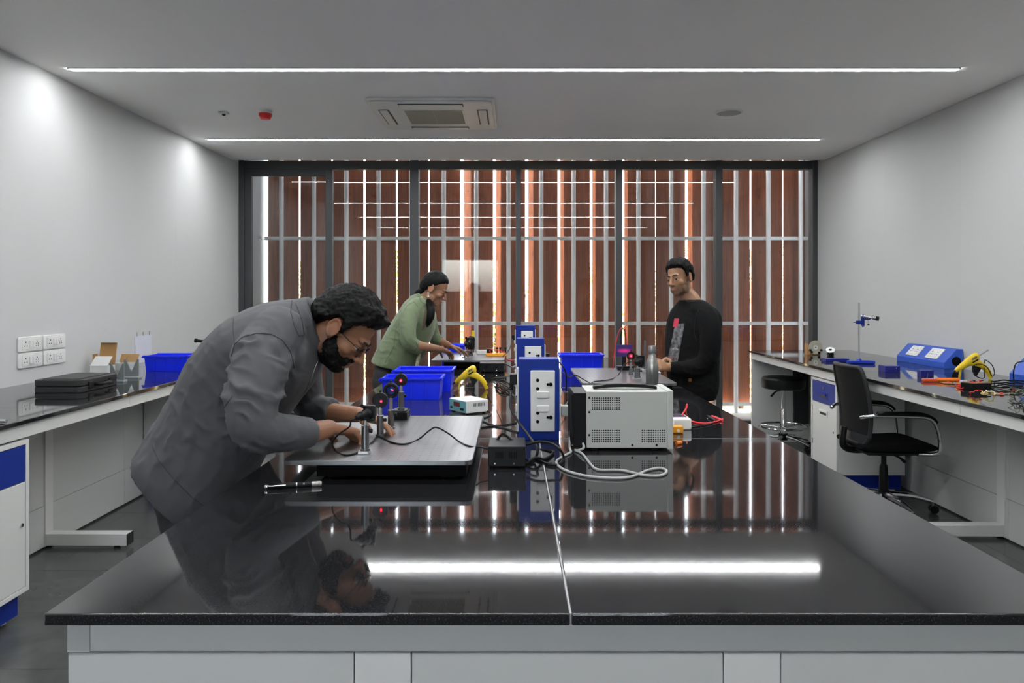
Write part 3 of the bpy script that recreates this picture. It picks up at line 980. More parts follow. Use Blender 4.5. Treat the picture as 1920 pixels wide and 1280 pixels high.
def disc_mount(px, py_base, py_c, R, label, name='optics_mount', lens=None, z0=ZB, py_post=None, spot=(0, 0), x=None, y=None, zc=None, spot_r=.0028, base=None):
    b = T(px, py_base, z0) if y is None else Vector((x, y, z0))
    d = b.y
    zc = H - (py_c - CY) / F * d if zc is None else zc
    t = thing(name, label, 'optics mount', b)
    zp = H - (py_post - CY) / F * d if py_post else z0 + .06
    post(t, b.x, d, z0, zp, rod=zc - R + .004)
    c = Vector((b.x, d, zc))
    if lens:
        MB().ring(c, R * .78, R * .24, (0, 1, 0), 36, 10).build('lens_ring', BLACK, t)
        MB().lathe([(0, -.004), (R * .3, -.0035), (R * .58, 0), (R * .3, .0035), (0, .004)], c, 24, (0, 1, 0)).build('lens', lens, t)
    else:
        MB().lathe([(0, -.006), (R * .93, -.006), (R, -.004), (R, .006), (R * .9, .008), (0, .008)], c, 36, (0, 1, 0)).build('target_disc', BLACK, t)
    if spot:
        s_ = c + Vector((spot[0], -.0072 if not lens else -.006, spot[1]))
        MB().lathe([(0, -.0006), (spot_r, -.0004), (spot_r, .0004), (0, .0006)], s_, 14, (0, 1, 0)).build('painted_laser_spot', LASER, t)  # glowing disc painted where the beam lands
        MB().lathe([(0, -.0002), (spot_r * 1.7, -.0001), (spot_r * 1.7, .0001), (0, .0002)], s_ + Vector((0, .0007, 0)), 16, (0, 1, 0)).build('painted_halo', mat('painted_laser_halo', (.12, 0, .005), .5, emit=.35, emit_color=(1, 0, .03)), t)  # fainter glow painted around the beam spot
    MB().cyl((c.x, c.y, c.z + R), (c.x, c.y, c.z + R + .008), .0035, seg=10).build('set_screw', BLACK, t)
    return t
LBLUE = mat('coated_lens', (.01, .04, .25), .08, spec=.8)
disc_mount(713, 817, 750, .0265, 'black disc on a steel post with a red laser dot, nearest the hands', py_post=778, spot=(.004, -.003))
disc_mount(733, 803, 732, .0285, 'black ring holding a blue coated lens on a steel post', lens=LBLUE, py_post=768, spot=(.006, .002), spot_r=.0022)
# rear target stands on a black slide base
bb = T(752, 787, ZB)
dd = bb.y + .045
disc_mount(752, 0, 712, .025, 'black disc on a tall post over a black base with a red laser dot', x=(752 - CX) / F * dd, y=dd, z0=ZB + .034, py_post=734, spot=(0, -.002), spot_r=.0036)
mt = bpy.data.objects['optics_mount.002']
MB().box(mt.location.x - .036, mt.location.x + .030, dd - .045, dd + .045, ZB, ZB + .028).build('slide_base', BLACK, mt, .002)
MB().box(mt.location.x - .030, mt.location.x + .024, dd - .038, dd + .038, ZB + .028, ZB + .034).build('slide_carriage', DGREY, mt, .001)

def laser_mount(px, py_base, py_top, py_c, label, sc=1.0, z0=ZB, aim=(0, -1, 0), cat='laser'):
    b = T(px, py_base, z0)
    d = b.y
    t = thing('laser_diode_mount', label, cat, b)
    zt, zc = H - (py_top - CY) / F * d, H - (py_c - CY) / F * d
    MB().box(b.x - .020 * sc, b.x + .014 * sc, d - .016 * sc, d + .016 * sc, z0, z0 + .009).build('base_clamp', STEEL, t, .0015)
    post(t, b.x, d, z0 + .009, zt, .0118 * sc, zc - .018 * sc)
    MB().prism(rounded(b.x - .006 * sc, b.x + .030 * sc, zc - .024 * sc, zc + .024 * sc, .005), d - .004, d + .012, 'y').build('mount_plate', BLACK, t, .001)
    MB().lathe([(.017 * sc, 0), (.018 * sc, .012), (.015 * sc, .016), (.0145 * sc, .032), (.010 * sc, .036), (.006 * sc, .05)], (b.x + .010 * sc, d - .004, zc), 22, (-.55, -.8, -.12)).build('laser_housing', BLACK, t)
    for dx, dz in ((-.002, .022), (.026, -.02)):
        MB().cyl((b.x + dx * sc, d - .004, zc + dz * sc), (b.x + dx * sc - .004, d - .022, zc + dz * sc + .004), .005 * sc, seg=12).build('adjuster_knob', BLACK, t)
    return t, Vector((b.x + .010 * sc, d - .004, zc)) + Vector((-.55, -.8, -.12)).normalized() * .05 * sc
lm, tip = laser_mount(685, 850, 797, 775, 'black laser mount on a steel post with its cable, nearest the camera')

def onb(px, py, z=ZB + .0025):
    return T(px, py, z)
cable('laser_cable', [tip, tip + Vector((-.012, -.016, -.006)), W(655, 800, 2.24), W(634, 815, 2.24), W(623, 832, 2.25), onb(632, 847), onb(650, 853), onb(675, 846), onb(697, 829), onb(710, 818), onb(735, 829), onb(760, 832), onb(785, 823),
                      W(805, 807, 2.44), W(818, 801, 2.44), W(840, 812, 2.42), onb(860, 827), onb(880, 836), W(900, 838, 2.40), W(918, 842, 2.40)], .0026, BLACK, 'thin black cable looping from the laser across the near breadboard')

# laser pointer pen
a, b = Vector(((503 - CX) / F * 2.12, 2.10, TOP + .0075)), Vector(((604 - CX) / F * 2.14, 2.135, TOP + .0075))
t = thing('laser_pointer_pen', 'black laser pointer pen with silver clip lying on the granite', 'pen', (a + b) / 2 - Vector((0, 0, .0075)))
ax_ = (b - a).normalized()
L = (b - a).length
MB().lathe([(.0045, 0), (.0068, .003), (.0072, .01), (.0072, L * .54)], a, 18, ax_).build('barrel', BLACK, t)
MB().lathe([(.0076, L * .54), (.0076, L * .56)], a, 18, ax_).build('band', CHROME, t)
MB().lathe([(.0072, L * .56), (.0072, L * .82)], a, 18, ax_).build('front_barrel', BLACK, t)
MB().lathe([(.0073, L * .82), (.0073, L * .97), (.006, L), (.003, L)], a, 18, ax_).build('tip', mat('silver_label', (.6, .6, .6), .35, .8, color2=(.35, .3, .3), noise_scale=160), t)
MB().lathe([(.0048, -.003), (.0069, .0), (.0069, .004)], a, 18, ax_).build('end_cap', CHROME, t)
MB().tube([a + ax_ * .006 + Vector((0, -.006, .006)), a + ax_ * .012 + Vector((0, -.009, .003)), a + ax_ * .055 + Vector((0, -.0085, .003))], .0014, 6).build('clip', CHROME, t)
MB().cyl(a + ax_ * L * .69 + Vector((0, -.006, .0035)), a + ax_ * L * .69 + Vector((0, -.0078, .0045)), .003, seg=12).build('button', CHROME, t)

# ------------------------------------------------------------------ black adaptor box
def adaptor(x0, x1, y0, y1, h, label):
    t = thing('power_adaptor', label, 'adaptor', ((x0 + x1) / 2, (y0 + y1) / 2, TOP))
    z0 = TOP + .007
    MB().box(x0, x1, y0, y1, z0, z0 + h).build('case', BLACK, t, .0025)
    for q in range(2):
        for k in range(5):
            xx = x0 + (x1 - x0) * (.2 + .36 * q) + k * .0052
            MB().box(xx, xx + .0026, y0 - .0008, y0, z0 + h * .42, z0 + h * .74).build('vent_slot', BLACKM, t)
    for xx in (x0 + (x1 - x0) * .18, x0 + (x1 - x0) * .68):
        MB().cyl((xx, y0 - .002, z0 + .010), (xx, y0, z0 + .010), .0028, seg=10).build('screw', CHROME, t)
    for xx in (x0 + .014, x1 - .014):
        for yy in (y0 + .014, y1 - .014):
            MB().cyl((xx, yy, TOP), (xx, yy, z0 + .001), .007, seg=12).build('rubber_foot', BLACKM, t)
    MB().box(x1, x1 + .0012, y0 + .02, y0 + .06, z0 + h * .35, z0 + h * .75).build('rating_label', GPLAST, t)
    return t
adaptor(-.077, .042, 2.345, 2.50, .063, 'black power adaptor box beside the near breadboard')
adaptor(-.232, -.055, 5.22, 5.37, .060, 'black power adaptor box in front of the far breadboard')

# ------------------------------------------------------------------ bench power supply, its long side to the camera
t = thing('bench_power_supply', 'large grey white instrument case with black carry handle and vent holes', 'instrument', (.42, 2.70, TOP))
psx0, psx1, psy0, psy1, psz0, psz1 = .258, .560, 2.606, 2.79, TOP + .012, 1.1017
MB().box(psx0, psx1 - .02, psy0, psy1, psz0, psz1).build('case', mat('instrument_paint', (.50, .51, .48), .5), t, .0025)
MB().box(psx1 - .02, psx1, psy0 - .004, psy1 + .004, psz0 - .004, psz1 + .004).build('front_bezel', mat('instrument_bezel', (.52, .53, .50), .45), t, .003)
MB().box(psx0 - .045, psx0, psy0 + .006, psy1 - .006, psz0 + .004, psz1 - .006).build('rear_heat_sink', BLACK, t, .002)
for k in range(9):
    y = psy0 + .012 + k * .0195
    MB().box(psx0 - .052, psx0 - .045, y, y + .004, psz0 + .01, psz1 - .012).build('heat_sink_fin', BLACK, t)
def holes(xa, za, nx, nz, pit=.0078):
    m = MB()
    for i in range(nx):
        for k in range(nz):
            c = Vector((xa + i * pit, psy0 - .0002, za + k * pit))
            m.add([c + Vector((.0026 * math.cos(a), 0, .0026 * math.sin(a))) for a in [q * PI / 4 for q in range(8)]], [tuple(range(8))])
    m.build('vent_holes', BLACKM, t, kind='stuff')
holes(psx0 + .021, psz1 - .062, 13, 6)
holes(psx0 + .021, psz0 + .022, 13, 6)
holes(psx0 + .195, psz0 + .022, 11, 6)
for x, z in ((psx0 + .010, psz1 - .022), (psx0 + .010, psz0 + .125), (psx0 + .010, psz0 + .045), (psx0 + .16, psz0 + .010), (psx0 + .245, psz0 + .010)):
    MB().lathe([(.0042, 0), (.0036, .0018), (0, .0024)], (x, psy0, z), 12, (0, -1, 0)).build('screw', BLACK, t)
hy = (psy0 + psy1) / 2 - .02
hd = MB()
hx0, hx1 = psx0 + .03, psx1 - .045
n = 16
rings = []
for i in range(n + 1):
    u = i / n
    x = hx0 + (hx1 - hx0) * u
    zz = psz1 + .0005 + .007 * (math.sin(PI * u) ** .6 if 0 < u < 1 else 0)
    th = .010 if (u < .18 or u > .82) else .0125
    w = .016
    rings.append([(x, hy - w, zz), (x, hy + w, zz), (x, hy + w, zz + th), (x, hy - w, zz + th)])
hd.rings(rings).build('carry_handle', BLACK, t, .002)
for x in (psx0 + .03, psx1 - .06):
    for y in (psy0 + .025, psy1 - .025):
        MB().box(x - .012, x + .012, y - .012, y + .012, TOP, psz0 + .001).build('foot', BLACK, t, .002)

# ------------------------------------------------------------------ steel flask
t = thing('steel_flask', 'brushed steel water bottle standing behind the instrument case', 'bottle', (.742, 3.97, TOP))
pr = [(.030, 0), (.0335, .004), (.0335, .15), (.0325, .17), (.027, .20), (.0185, .222), (.0175, .232), (.0175, .236)]
fl = mat('flask_steel', (.46, .46, .44), .3, 1.0, noise_amt=.35, noise_scale=8, stretch=(30, 30, 1))
m = MB()
seg = 48
rings = []
for r_, z in [(0, 0)] + pr:
    ring = []
    for k in range(seg):
        a = 2 * PI * k / seg
        fl_ = 1 - (.022 * (.5 + .5 * math.cos(14 * a)) if .004 < z < .205 else 0)
        ring.append((.742 + max(r_, .001) * fl_ * math.cos(a), 3.97 + max(r_, .001) * fl_ * math.sin(a), TOP + z))
    rings.append(ring)
m.rings(rings).build('body', fl, t, ang=60)
MB().lathe([(.0195, .236), (.0205, .24), (.0205, .268), (.0185, .275), (0, .277)], (.742, 3.97, TOP), 28).build('cap', fl, t)
MB().lathe([(.0182, .230), (.0182, .2365)], (.742, 3.97, TOP), 28).build('neck_ring', CHROME, t)

# ------------------------------------------------------------------ storage bins
def bin_(x0, x1, y0, y1, h, label, z=TOP):
    t = thing('storage_bin', label, 'bin', ((x0 + x1) / 2, (y0 + y1) / 2, z), group='blue plastic storage bins')
    tp = .012
    def rect(i, zz, lift=0):
        return [(x0 + i, y0 + i, zz), (x1 - i, y0 + i, zz), (x1 - i, y1 - i, zz), (x0 + i, y1 - i, zz)]
    # the opening end (towards -x) is cut lower, as on a stacking bin
    def low(ring, zz):
        return ring
    rings = [rect(tp, z), rect(.004, z + h * .86), rect(.004, z + h), rect(.008, z + h), rect(.008 + .0, z + h * .86), rect(tp + .003, z + .004)]
    m = MB()
    m.rings(rings)
    b_ = m.build('body', BLUEB, t, .0012)
    for i, v in enumerate(b_.data.vertices):
        pass
    MB().box(x0 - .006, x1 + .004, y0 - .006, y0 + .006, z + h - .010, z + h + .003).box(x0 - .006, x1 + .004, y1 - .006, y1 + .006, z + h - .010, z + h + .003).box(x1 - .006, x1 + .006, y0 - .006, y1 + .006, z + h - .010, z + h + .003).box(x0 - .012, x0 + .004, y0 - .006, y1 + .006, z + h - .016, z + h - .006).build('rim', BLUEB, t, .002)
    n = max(3, int((x1 - x0) / .075))
    for k in range(1, n):
        x = x0 + (x1 - x0) * k / n
        MB().box(x - .0018, x + .0018, y0 - .0005, y0 + .012, z + .01, z + h - .012).build('rib', BLUEB, t)
    return t
bin_(-.683, -.372, 3.871, 4.07, .112, 'front blue storage bin of the pair beside the yellow glue gun')
bin_(-.668, -.338, 4.19, 4.41, .122, 'rear blue storage bin of the pair beside the yellow glue gun')
bin_(.336, .636, 5.22, 5.42, .125, 'blue storage bin behind the breadboard of the man in black')
bin_(-.60, -.395, 6.24, 6.44, .125, 'blue storage bin at the far end of the bench by the woman')
bin_(-2.62, -2.31, 5.30, 5.52, .112, 'blue storage bin on the socket wall bench')

# ------------------------------------------------------------------ glue guns (local: nose towards -x, in the xz plane)
def glue_gun(loc, rz, label, sc=1.0, stick=False):
    t = thing('glue_gun', label, 'glue gun', loc, rz)
    # body: tapered barrel rising to the back; handle curving down to the bench
    def loft(path, rad, m=None):
        m = m or MB()
        return m.tube([Vector((x, 0, z)) * sc for x, z in path], [(a * sc, b * sc) for a, b in rad], 14, 4, flat=(0, 0, 1)) if False else m.tube([Vector((x, 0, z)) * sc for x, z in path], [a * sc for a, b in rad], 14, 4)
    bar = MB().tube([Vector((x, 0, z)) * sc for x, z in ((-.085, .043), (-.06, .060), (-.03, .082), (.0, .104), (.025, .120), (.035, .124))], [r * sc for r in (.009, .015, .020, .024, .024, .012)], 16, 4)
    bar.v = [(x, y * .8, z) for x, y, z in bar.v]
    bar.build('barrel', YELL, t, local=True, ang=70)
    hn = MB().tube([Vector((x, 0, z)) * sc for x, z in ((-.01, .088), (.02, .086), (.05, .072), (.075, .05), (.09, .025), (.096, .004))], [r * sc for r in (.018, .020, .0175, .0155, .013, .010)], 16, 4)
    hn.v = [(x, y * .85, z) for x, y, z in hn.v]
    hn.build('handle', YELL, t, local=True, ang=70)
    MB().prism([(x * sc, z * sc) for x, z in ((.0, .075), (.042, .07), (.045, .055), (.02, .012), (.012, .018), (.006, .05))], -.007 * sc, .007 * sc, 'y').build('trigger', BLACK, t, .002, local=True)
    MB().prism([(x * sc, z * sc) for x, z in ((-.062, .052), (-.052, .056), (-.058, .03), (-.062, .003), (-.068, .003), (-.066, .02))], -.006 * sc, .006 * sc, 'y').build('stand', YELL, t, .001, local=True)
    MB().tube([Vector((-.085, 0, .043)) * sc, Vector((-.098, 0, .032)) * sc], [.006 * sc, .003 * sc], 10, 1).build('nozzle', BLACK, t, local=True)
    MB().obox(Vector((.004, -.0192, .113)) * sc, Vector((.013, 0, .0085)) * sc, Vector((0, .0006, 0)) * sc, Vector((-.0035, 0, .0052)) * sc).build('rating_plate', mat('glue_gun_label', (.6, .5, .2), .4, color2=(.02, .02, .02), noise_scale=120), t, local=True)
    MB().obox(Vector((.008, -.0196, .097)) * sc, Vector((.014, 0, .0085)) * sc, Vector((0, .0006, 0)) * sc, Vector((-.0018, 0, .003)) * sc).build('brand_plate', BLACK, t, local=True)
    if stick:
        MB().cyl(Vector((.03, 0, .122)) * sc, Vector((.085, 0, .157)) * sc, .004 * sc, seg=10).build('glue_stick', GPLAST, t, local=True)
    return t
glue_gun(((881 - CX) / F * 4.3, 4.30, TOP), -.05, 'yellow glue gun standing beside the blue bins', 1.0)
glue_gun((2.99, 4.86, TOP), -.1, 'yellow glue gun with a glue stick near the blue socket console', 1.2, True)

# ------------------------------------------------------------------ small white meter box with display
t = thing('panel_meter_box', 'small white instrument box with a red display behind the near breadboard', 'instrument', (-.205, 3.49, TOP), rz=.62)
MB().box(-.06, .06, -.075, .075, .006, .062).build('case', STEELW, t, .003, local=True)
f = MB().box(-.0615, -.06, -.071, .071, .009, .059).build('front_panel', mat('teal_panel', (.10, .28, .32), .5), t, local=True)
MB().box(-.0645, -.0615, -.02, .03, .03, .05).build('display', mat('dark_red_display', (.10, .004, .006), .2), f, local=True)
for y in (-.05, -.035, .05):
    MB().cyl((-.067, y, .022), (-.0615, y, .022), .006, seg=12).build('knob', BLACK, f, local=True)
for k in range(8):
    MB().box(-.02 + k * .008, -.0165 + k * .008, -.0758, -.075, .034, .05).build('vent_slot', DGREY, t, local=True)
for x in (-.045, .045):
    for y in (-.06, .06):
        MB().cyl((x, y, 0), (x, y, .007), .007, seg=10).build('foot', BLACK, t, local=True)

# ------------------------------------------------------------------ second breadboard (man in black)
laser_mount(1195, 711, 690, 677, 'black laser mount on a short post in front of the man in black', 1.35)
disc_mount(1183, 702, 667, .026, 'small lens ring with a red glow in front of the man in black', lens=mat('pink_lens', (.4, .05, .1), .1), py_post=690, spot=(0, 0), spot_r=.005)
b = T(1170, 693, ZB)
t = thing('beam_screen', 'small dark screen with a purple laser pattern on a black stand', 'screen', b)
MB().box(b.x - .045, b.x + .06, b.y - .03, b.y + .03, ZB, ZB + .026).build('stand_base', BLACK, t, .002)
MB().box(b.x - .012, b.x + .012, b.y - .008, b.y + .008, ZB + .026, ZB + .10).build('stand', BLACK, t, .001)
def speckle_mat():  # laser speckle falling on the card, painted as its own glow
    m = bpy.data.materials.new('painted_laser_speckle')
    m.use_nodes = True
    nt = m.node_tree
    bs = nt.nodes['Principled BSDF']
    tc = nt.nodes.new('ShaderNodeTexCoord')
    mp = nt.nodes.new('ShaderNodeMapping')
    mp.inputs['Location'].default_value = (0, 0, -.123)
    mp.inputs['Scale'].default_value = (18, 0, 60)
    nt.links.new(tc.outputs['Object'], mp.inputs[0])
    g = nt.nodes.new('ShaderNodeTexGradient')
    g.gradient_type = 'SPHERICAL'
    nt.links.new(mp.outputs[0], g.inputs[0])
    mp_ = mp
    mp_.inputs['Location'].default_value = (0, 0, -.123 * 60)
    nz = nt.nodes.new('ShaderNodeTexNoise')
    nz.inputs['Scale'].default_value = 260
    nt.links.new(tc.outputs['Object'], nz.inputs['Vector'])
    mu = nt.nodes.new('ShaderNodeMath')
    mu.operation = 'MULTIPLY'
    nt.links.new(g.outputs[1], mu.inputs[0])
    nt.links.new(nz.outputs[0], mu.inputs[1])
    r = nt.nodes.new('ShaderNodeValToRGB')
    r.color_ramp.elements[0].color = (.018, .004, .06, 1)
    r.color_ramp.elements[1].position = .55
    r.color_ramp.elements[1].color = (.9, .01, .25, 1)
    nt.links.new(mu.outputs[0], r.inputs[0])
    nt.links.new(r.outputs[0], bs.inputs['Emission Color'])
    bs.inputs['Emission Strength'].default_value = .4
    bs.inputs['Base Color'].default_value = (.02, .01, .06, 1)
    return m
s_ = MB().box(b.x - .05, b.x + .052, b.y - .016, b.y - .008, ZB + .085, ZB + .162).build('screen_panel', NAVY, t, .001)
MB().box(b.x - .046, b.x + .048, b.y - .0175, b.y - .016, ZB + .089, ZB + .158).build('screen_face', speckle_mat(), s_)
bc = b + Vector((0, 0, .16))
cable('jumper_wire', [bc + Vector((-.02, 0, 0)), bc + Vector((-.022, 0, .06)), bc + Vector((-.005, 0, .105)), bc + Vector((.01, .01, .06)), bc + Vector((.012, .012, 0))], .003, BLACK, 'black jumper wire looping above the small laser screen')
cable('jumper_wire', [bc + Vector((.02, 0, 0)), bc + Vector((.014, 0, .05)), bc + Vector((.002, 0, .11)), bc + Vector((-.03, .0, .09)), bc + Vector((-.048, 0, .03)), bc + Vector((-.062, 0, -.06)), bc + Vector((-.07, 0, -.155))], .0028, REDW, 'red jumper wire looping above the small laser screen')
b = W(1209, 690, 4.6)
t = thing('steel_rod', 'slim upright steel rod on a magnetic base by the man in black', 'rod', (b.x, 4.6, ZB))
MB().cyl((b.x, 4.6, ZB + .02), (b.x, 4.6, W(0, 638, 4.6).z), .0075).build('rod', ALU, t)
MB().box(b.x - .02, b.x + .02, 4.58, 4.62, ZB, ZB + .021).build('base', STEEL, t, .002)
b = T(1222, 700, ZB)
m = MB().box(b.x - .035, b.x + .05, b.y - .03, b.y + .03, ZB + .0005, ZB + .012)
tag(m.build('white_cloth', PAPER, bevel=.004), 'folded white tissue lying on the breadboard by the flask', 'tissue')
cable('laser_cable', [W(1186, 677, 4.2), W(1170, 684, 4.2), T(1160, 702, ZB + .004), T(1145, 711, ZB + .004), T(1125, 714, ZB + .004), W(1112, 716, 4.06), W(1095, 730, 3.85), T(1080, 745)], .003, BLACK, 'black cable running from the laser mount across the breadboard by the flask')
cable('power_cable', [W(1056, 698, 4.17), W(1066, 706, 4.1), W(1076, 704, 4.0), W(1080, 703, 4.0), W(1094, 711, 3.95), W(1112, 722, 3.8), W(1118, 732, 3.7)], .003, BLACK, 'black cable peaking over the corner of the breadboard by the blue pedestals')

# third breadboard (woman in green)
laser_mount(876, 670, 657, 644, 'black laser mount on a post in front of the woman in green', 1.9)
b = T(884, 666, ZB)
t = thing('optics_mount', 'black mount with a yellow tab behind the laser of the woman in green', 'optics mount', b)
post(t, b.x, b.y, ZB, ZB + .06, .012, ZB + .10)
MB().lathe([(0, -.008), (.03, -.008), (.03, .008), (0, .008)], b + Vector((0, 0, .125)), 28, (0, 1, 0)).build('ring', BLACK, t)
MB().box(b.x + .0, b.x + .024, b.y - .010, b.y + .010, ZB + .15, ZB + .195).build('tab', YELL, t, .003)
b = T(903, 664, ZB)
tag(MB().prism(rounded(b.x - .04, b.x + .04, b.y - .02, b.y + .03, .008), ZB + .0002, ZB + .034).build('white_module', WPLAST, bevel=.004), 'small white plastic module lying on the far breadboard', 'module')
t = thing('circuit_box', 'low orange circuit box with black terminal knobs on the far breadboard', 'circuit box', T(933, 667, ZB))
b = t.location.copy()
MB().box(b.x - .09, b.x + .075, b.y - .03, b.y + .05, ZB, ZB + .022).build('case', AMBER, t, .003)
for dx in (-.005, .02, .062):
    MB().lathe([(.005, 0), (.005, .028), (.009, .03), (.009, .044), (0, .046)], (b.x + dx, b.y + .03, ZB + .022), 12).build('terminal_knob', BLACK, t)
MB().box(b.x - .088, b.x - .04, b.y + .0, b.y + .04, ZB + .022, ZB + .055).build('transformer', BLACK, t, .004)
MB().lathe([(.006, 0), (.006, .012), (0, .014)], (b.x + .05, b.y, ZB + .022), 12).build('red_knob', REDP, t)
cable('jumper_wire', [b + Vector((-.05, 0, .025)), b + Vector((-.06, -.01, .045)), b + Vector((-.01, -.02, .05)), b + Vector((.05, -.015, .03))], .003, REDW, 'red jumper wire over the orange circuit box')

# cables around the pedestals
plug = MB().box(.1 - .0755 - .035, .1 - .0755 - .007, 2.83, 2.875, TOP + .205, TOP + .245)
t = thing('power_plug', 'black plug in the side of the nearest blue pedestal', 'plug', (.0, 2.85, TOP + .2))
plug.build('plug_body', BLACK, t, .004)
p0 = Vector((.0, 2.85, TOP + .208))
MB().tube([p0 + Vector((-.002, 0, .005)), p0 + Vector((-.003, 0, -.03))], [.009, .005], 10, 1).build('strain_relief', BLACK, t)
cable('power_cable', [p0 + Vector((-.003, 0, -.028)), W(958, 745, 2.78), W(958, 765, 2.74), W(968, 785, 2.70), W(983, 805, 2.62), W(998, 826, 2.5), W(1008, 842, 2.44), T(1000, 868), T(985, 872), W(1003, 858, 2.42), T(1025, 862), T(1037, 850), W(1015, 842, 2.52)], .0048, BLACK, 'thick black power cable sagging from the nearest pedestal plug')
cable('power_cable', [W(930, 830, 2.46), W(937, 818, 2.46), W(944, 813, 2.46), W(952, 819, 2.46), W(965, 828, 2.45), W(985, 833, 2.45), W(1010, 828, 2.45), W(1035, 832, 2.44), W(1052, 845, 2.4), T(1057, 862), T(1047, 874), T(1025, 872), T(1004, 862), T(990, 866)], .0045, BLACK, 'black cable arching over the adaptor box')
rnd = random.Random(3)
for q, lab in enumerate(('upper loop of the thin black wire tangle beside the nearest pedestal', 'middle loop of the thin black wire tangle beside the nearest pedestal', 'lowest loop of the thin black wire tangle beside the nearest pedestal')):
    pts = [W(962, 708 + q * 6, 3.0)]
    for k in range(11):
        a = k * 1.15 + q
        pts.append(W(946 + 17 * math.cos(a) + rnd.uniform(-5, 5), 725 + q * 4 + 12 * math.sin(a * 1.3) + rnd.uniform(-4, 4), 3.05 + .1 * math.sin(a * .7 + q)))
    pts.append(W(966, 735 + 2 * q, 2.95))
    cable('thin_wire', pts, .0022, BLACK, lab, sm=6)
cable('power_cable', [W(911, 724, 4.3), W(918, 716, 4.25), W(925, 709, 4.2), W(940, 707, 3.9), W(955, 705, 3.5), W(968, 711, 3.2)], .0028, BLACK, 'black cord leaving the handle of the yellow glue gun by the bins')
cable('power_cable', [T(905, 790), T(925, 798), T(950, 797), T(972, 792)], .0032, BLACK, 'black cable lying behind the near breadboard towards the pedestal')
cable('power_cable', [T(900, 803), T(925, 800), T(950, 805), T(974, 812)], .0032, BLACK, 'second black cable lying behind the near breadboard towards the pedestal')
cable('power_cable', [W(913, 770, 3.4), W(920, 775, 3.4), T(916, 781), T(908, 784)], .003, BLACK, 'short black lead at the back of the small white instrument box')
t = thing('power_plug', 'grey plug in the side of the nearest blue pedestal', 'plug', (.2, 2.85, TOP + .09))
MB().box(.1 + .0755 + .007, .1 + .0755 + .042, 2.83, 2.875, TOP + .085, TOP + .125).build('plug_body', GPLAST, t, .005)
g0 = Vector((.217, 2.85, TOP + .105))
MB().tube([g0, g0 + Vector((.018, -.005, 0))], [.011, .006], 10, 1).build('strain_relief', GPLAST, t)
cable('power_cable', [g0 + Vector((.016, -.005, 0)), W(1071, 795, 2.72), W(1069, 820, 2.7), W(1068, 838, 2.62), T(1070, 850), T(1052, 860), T(1043, 870), T(1060, 884), T(1100, 895), T(1150, 899), T(1185, 896), T(1214, 884), T(1238, 880), T(1250, 886), T(1238, 894), T(1205, 893), T(1165, 884), T(1122, 883), T(1107, 872), T(1092, 853), T(1078, 846), T(1094, 840, TOP + .02), Vector((.248, 2.66, TOP + .03))], .0042, GPLAST, 'grey mains cable looping in front of the instrument case')
t = thing('power_plug', 'black plug in the side of the middle blue pedestal', 'plug', (.19, 4.16, TOP + .2))
MB().box(.1 + .0755 + .007, .1 + .0755 + .03, 4.14, 4.18, TOP + .18, TOP + .22).build('plug_body', BLACK, t, .004)
cable('power_cable', [Vector((.205, 4.16, TOP + .19)), W(1040, 672, 4.15), W(1060, 695, 4.1), T(1062, 735), T(1070, 745), T(1058, 765)], .004, BLACK, 'black cable hanging from the middle pedestal plug')
t = thing('power_plug', 'black plug in the side of the farthest blue pedestal', 'plug', (.0, 5.88, TOP + .2))
MB().box(.1 - .0755 - .03, .1 - .0755 - .007, 5.86, 5.90, TOP + .19, TOP + .23).build('plug_body', BLACK, t, .004)
cable('power_cable', [Vector((.0, 5.87, TOP + .2)), W(955, 655, 5.6), W(943, 668, 5.35)], .004, BLACK, 'straight black cable down to the far adaptor box')
cable('thin_wire', [T(900, 684), T(905, 690), T(930, 690), T(945, 682), T(960, 688), T(968, 684)], .0028, GPLAST, 'thin grey wire curling in front of the far adaptor box')
cable('jumper_wire', [T(950, 672), T(955, 676), T(966, 674)], .0035, REDW, 'short red wires beside the farthest pedestal')

# multimeter and probes right of the instrument case
t = thing('digital_meter', 'white digital meter with a dark display beside the instrument case', 'meter', T(1276, 806))
b = t.location.copy()
MB().box(b.x - .03, b.x + .045, b.y, b.y + .13, TOP, TOP + .045).build('case', WPLAST, t, .005)
MB().box(b.x - .025, b.x + .036, b.y + .045, b.y + .115, TOP + .045, TOP + .0462).build('display', mat('lcd', (.05, .05, .12), .15), t)
t = thing('clamp_meter', 'small orange meter half hidden behind the instrument case', 'meter', T(1270, 813))
b = t.location.copy()
MB().box(b.x - .07, b.x + .025, b.y, b.y + .03, TOP, TOP + .03).build('case', AMBER, t, .005)
MB().cyl((b.x + .004, b.y - .004, TOP + .012), (b.x + .004, b.y + .002, TOP + .012), .006).build('knob', WPLAST, t)
tag(MB().tube([T(1268, 831, TOP + .006), T(1277, 829, TOP + .006)], .006, 12, 1).build('banana_plug', ORAN), 'small orange red plug lying beside the instrument case', 'plug')
cable('test_lead', [W(1270, 793, 3.1), W(1280, 776, 3.12), W(1287, 765, 3.15), W(1288, 758, 3.17), W(1286, 770, 3.2), W(1290, 783, 3.25), T(1303, 793), T(1325, 795), T(1345, 791), T(1355, 787)], .0035, REDW, 'red test lead curving away from the white digital meter')
t = thing('test_probe', 'red test probe lying near the bench edge', 'probe', T(1345, 784))
MB().tube([T(1355, 788, TOP + .006), T(1345, 784, TOP + .006), T(1335, 780, TOP + .006)], [.004, .006, .005], 10, 1).build('grip', REDW, t)
MB().cyl(T(1335, 780, TOP + .006), T(1326, 779, TOP + .006), .001, seg=6).build('needle', CHROME, t)
t = thing('test_probe', 'black test probe lying near the bench edge', 'probe', T(1336, 785))
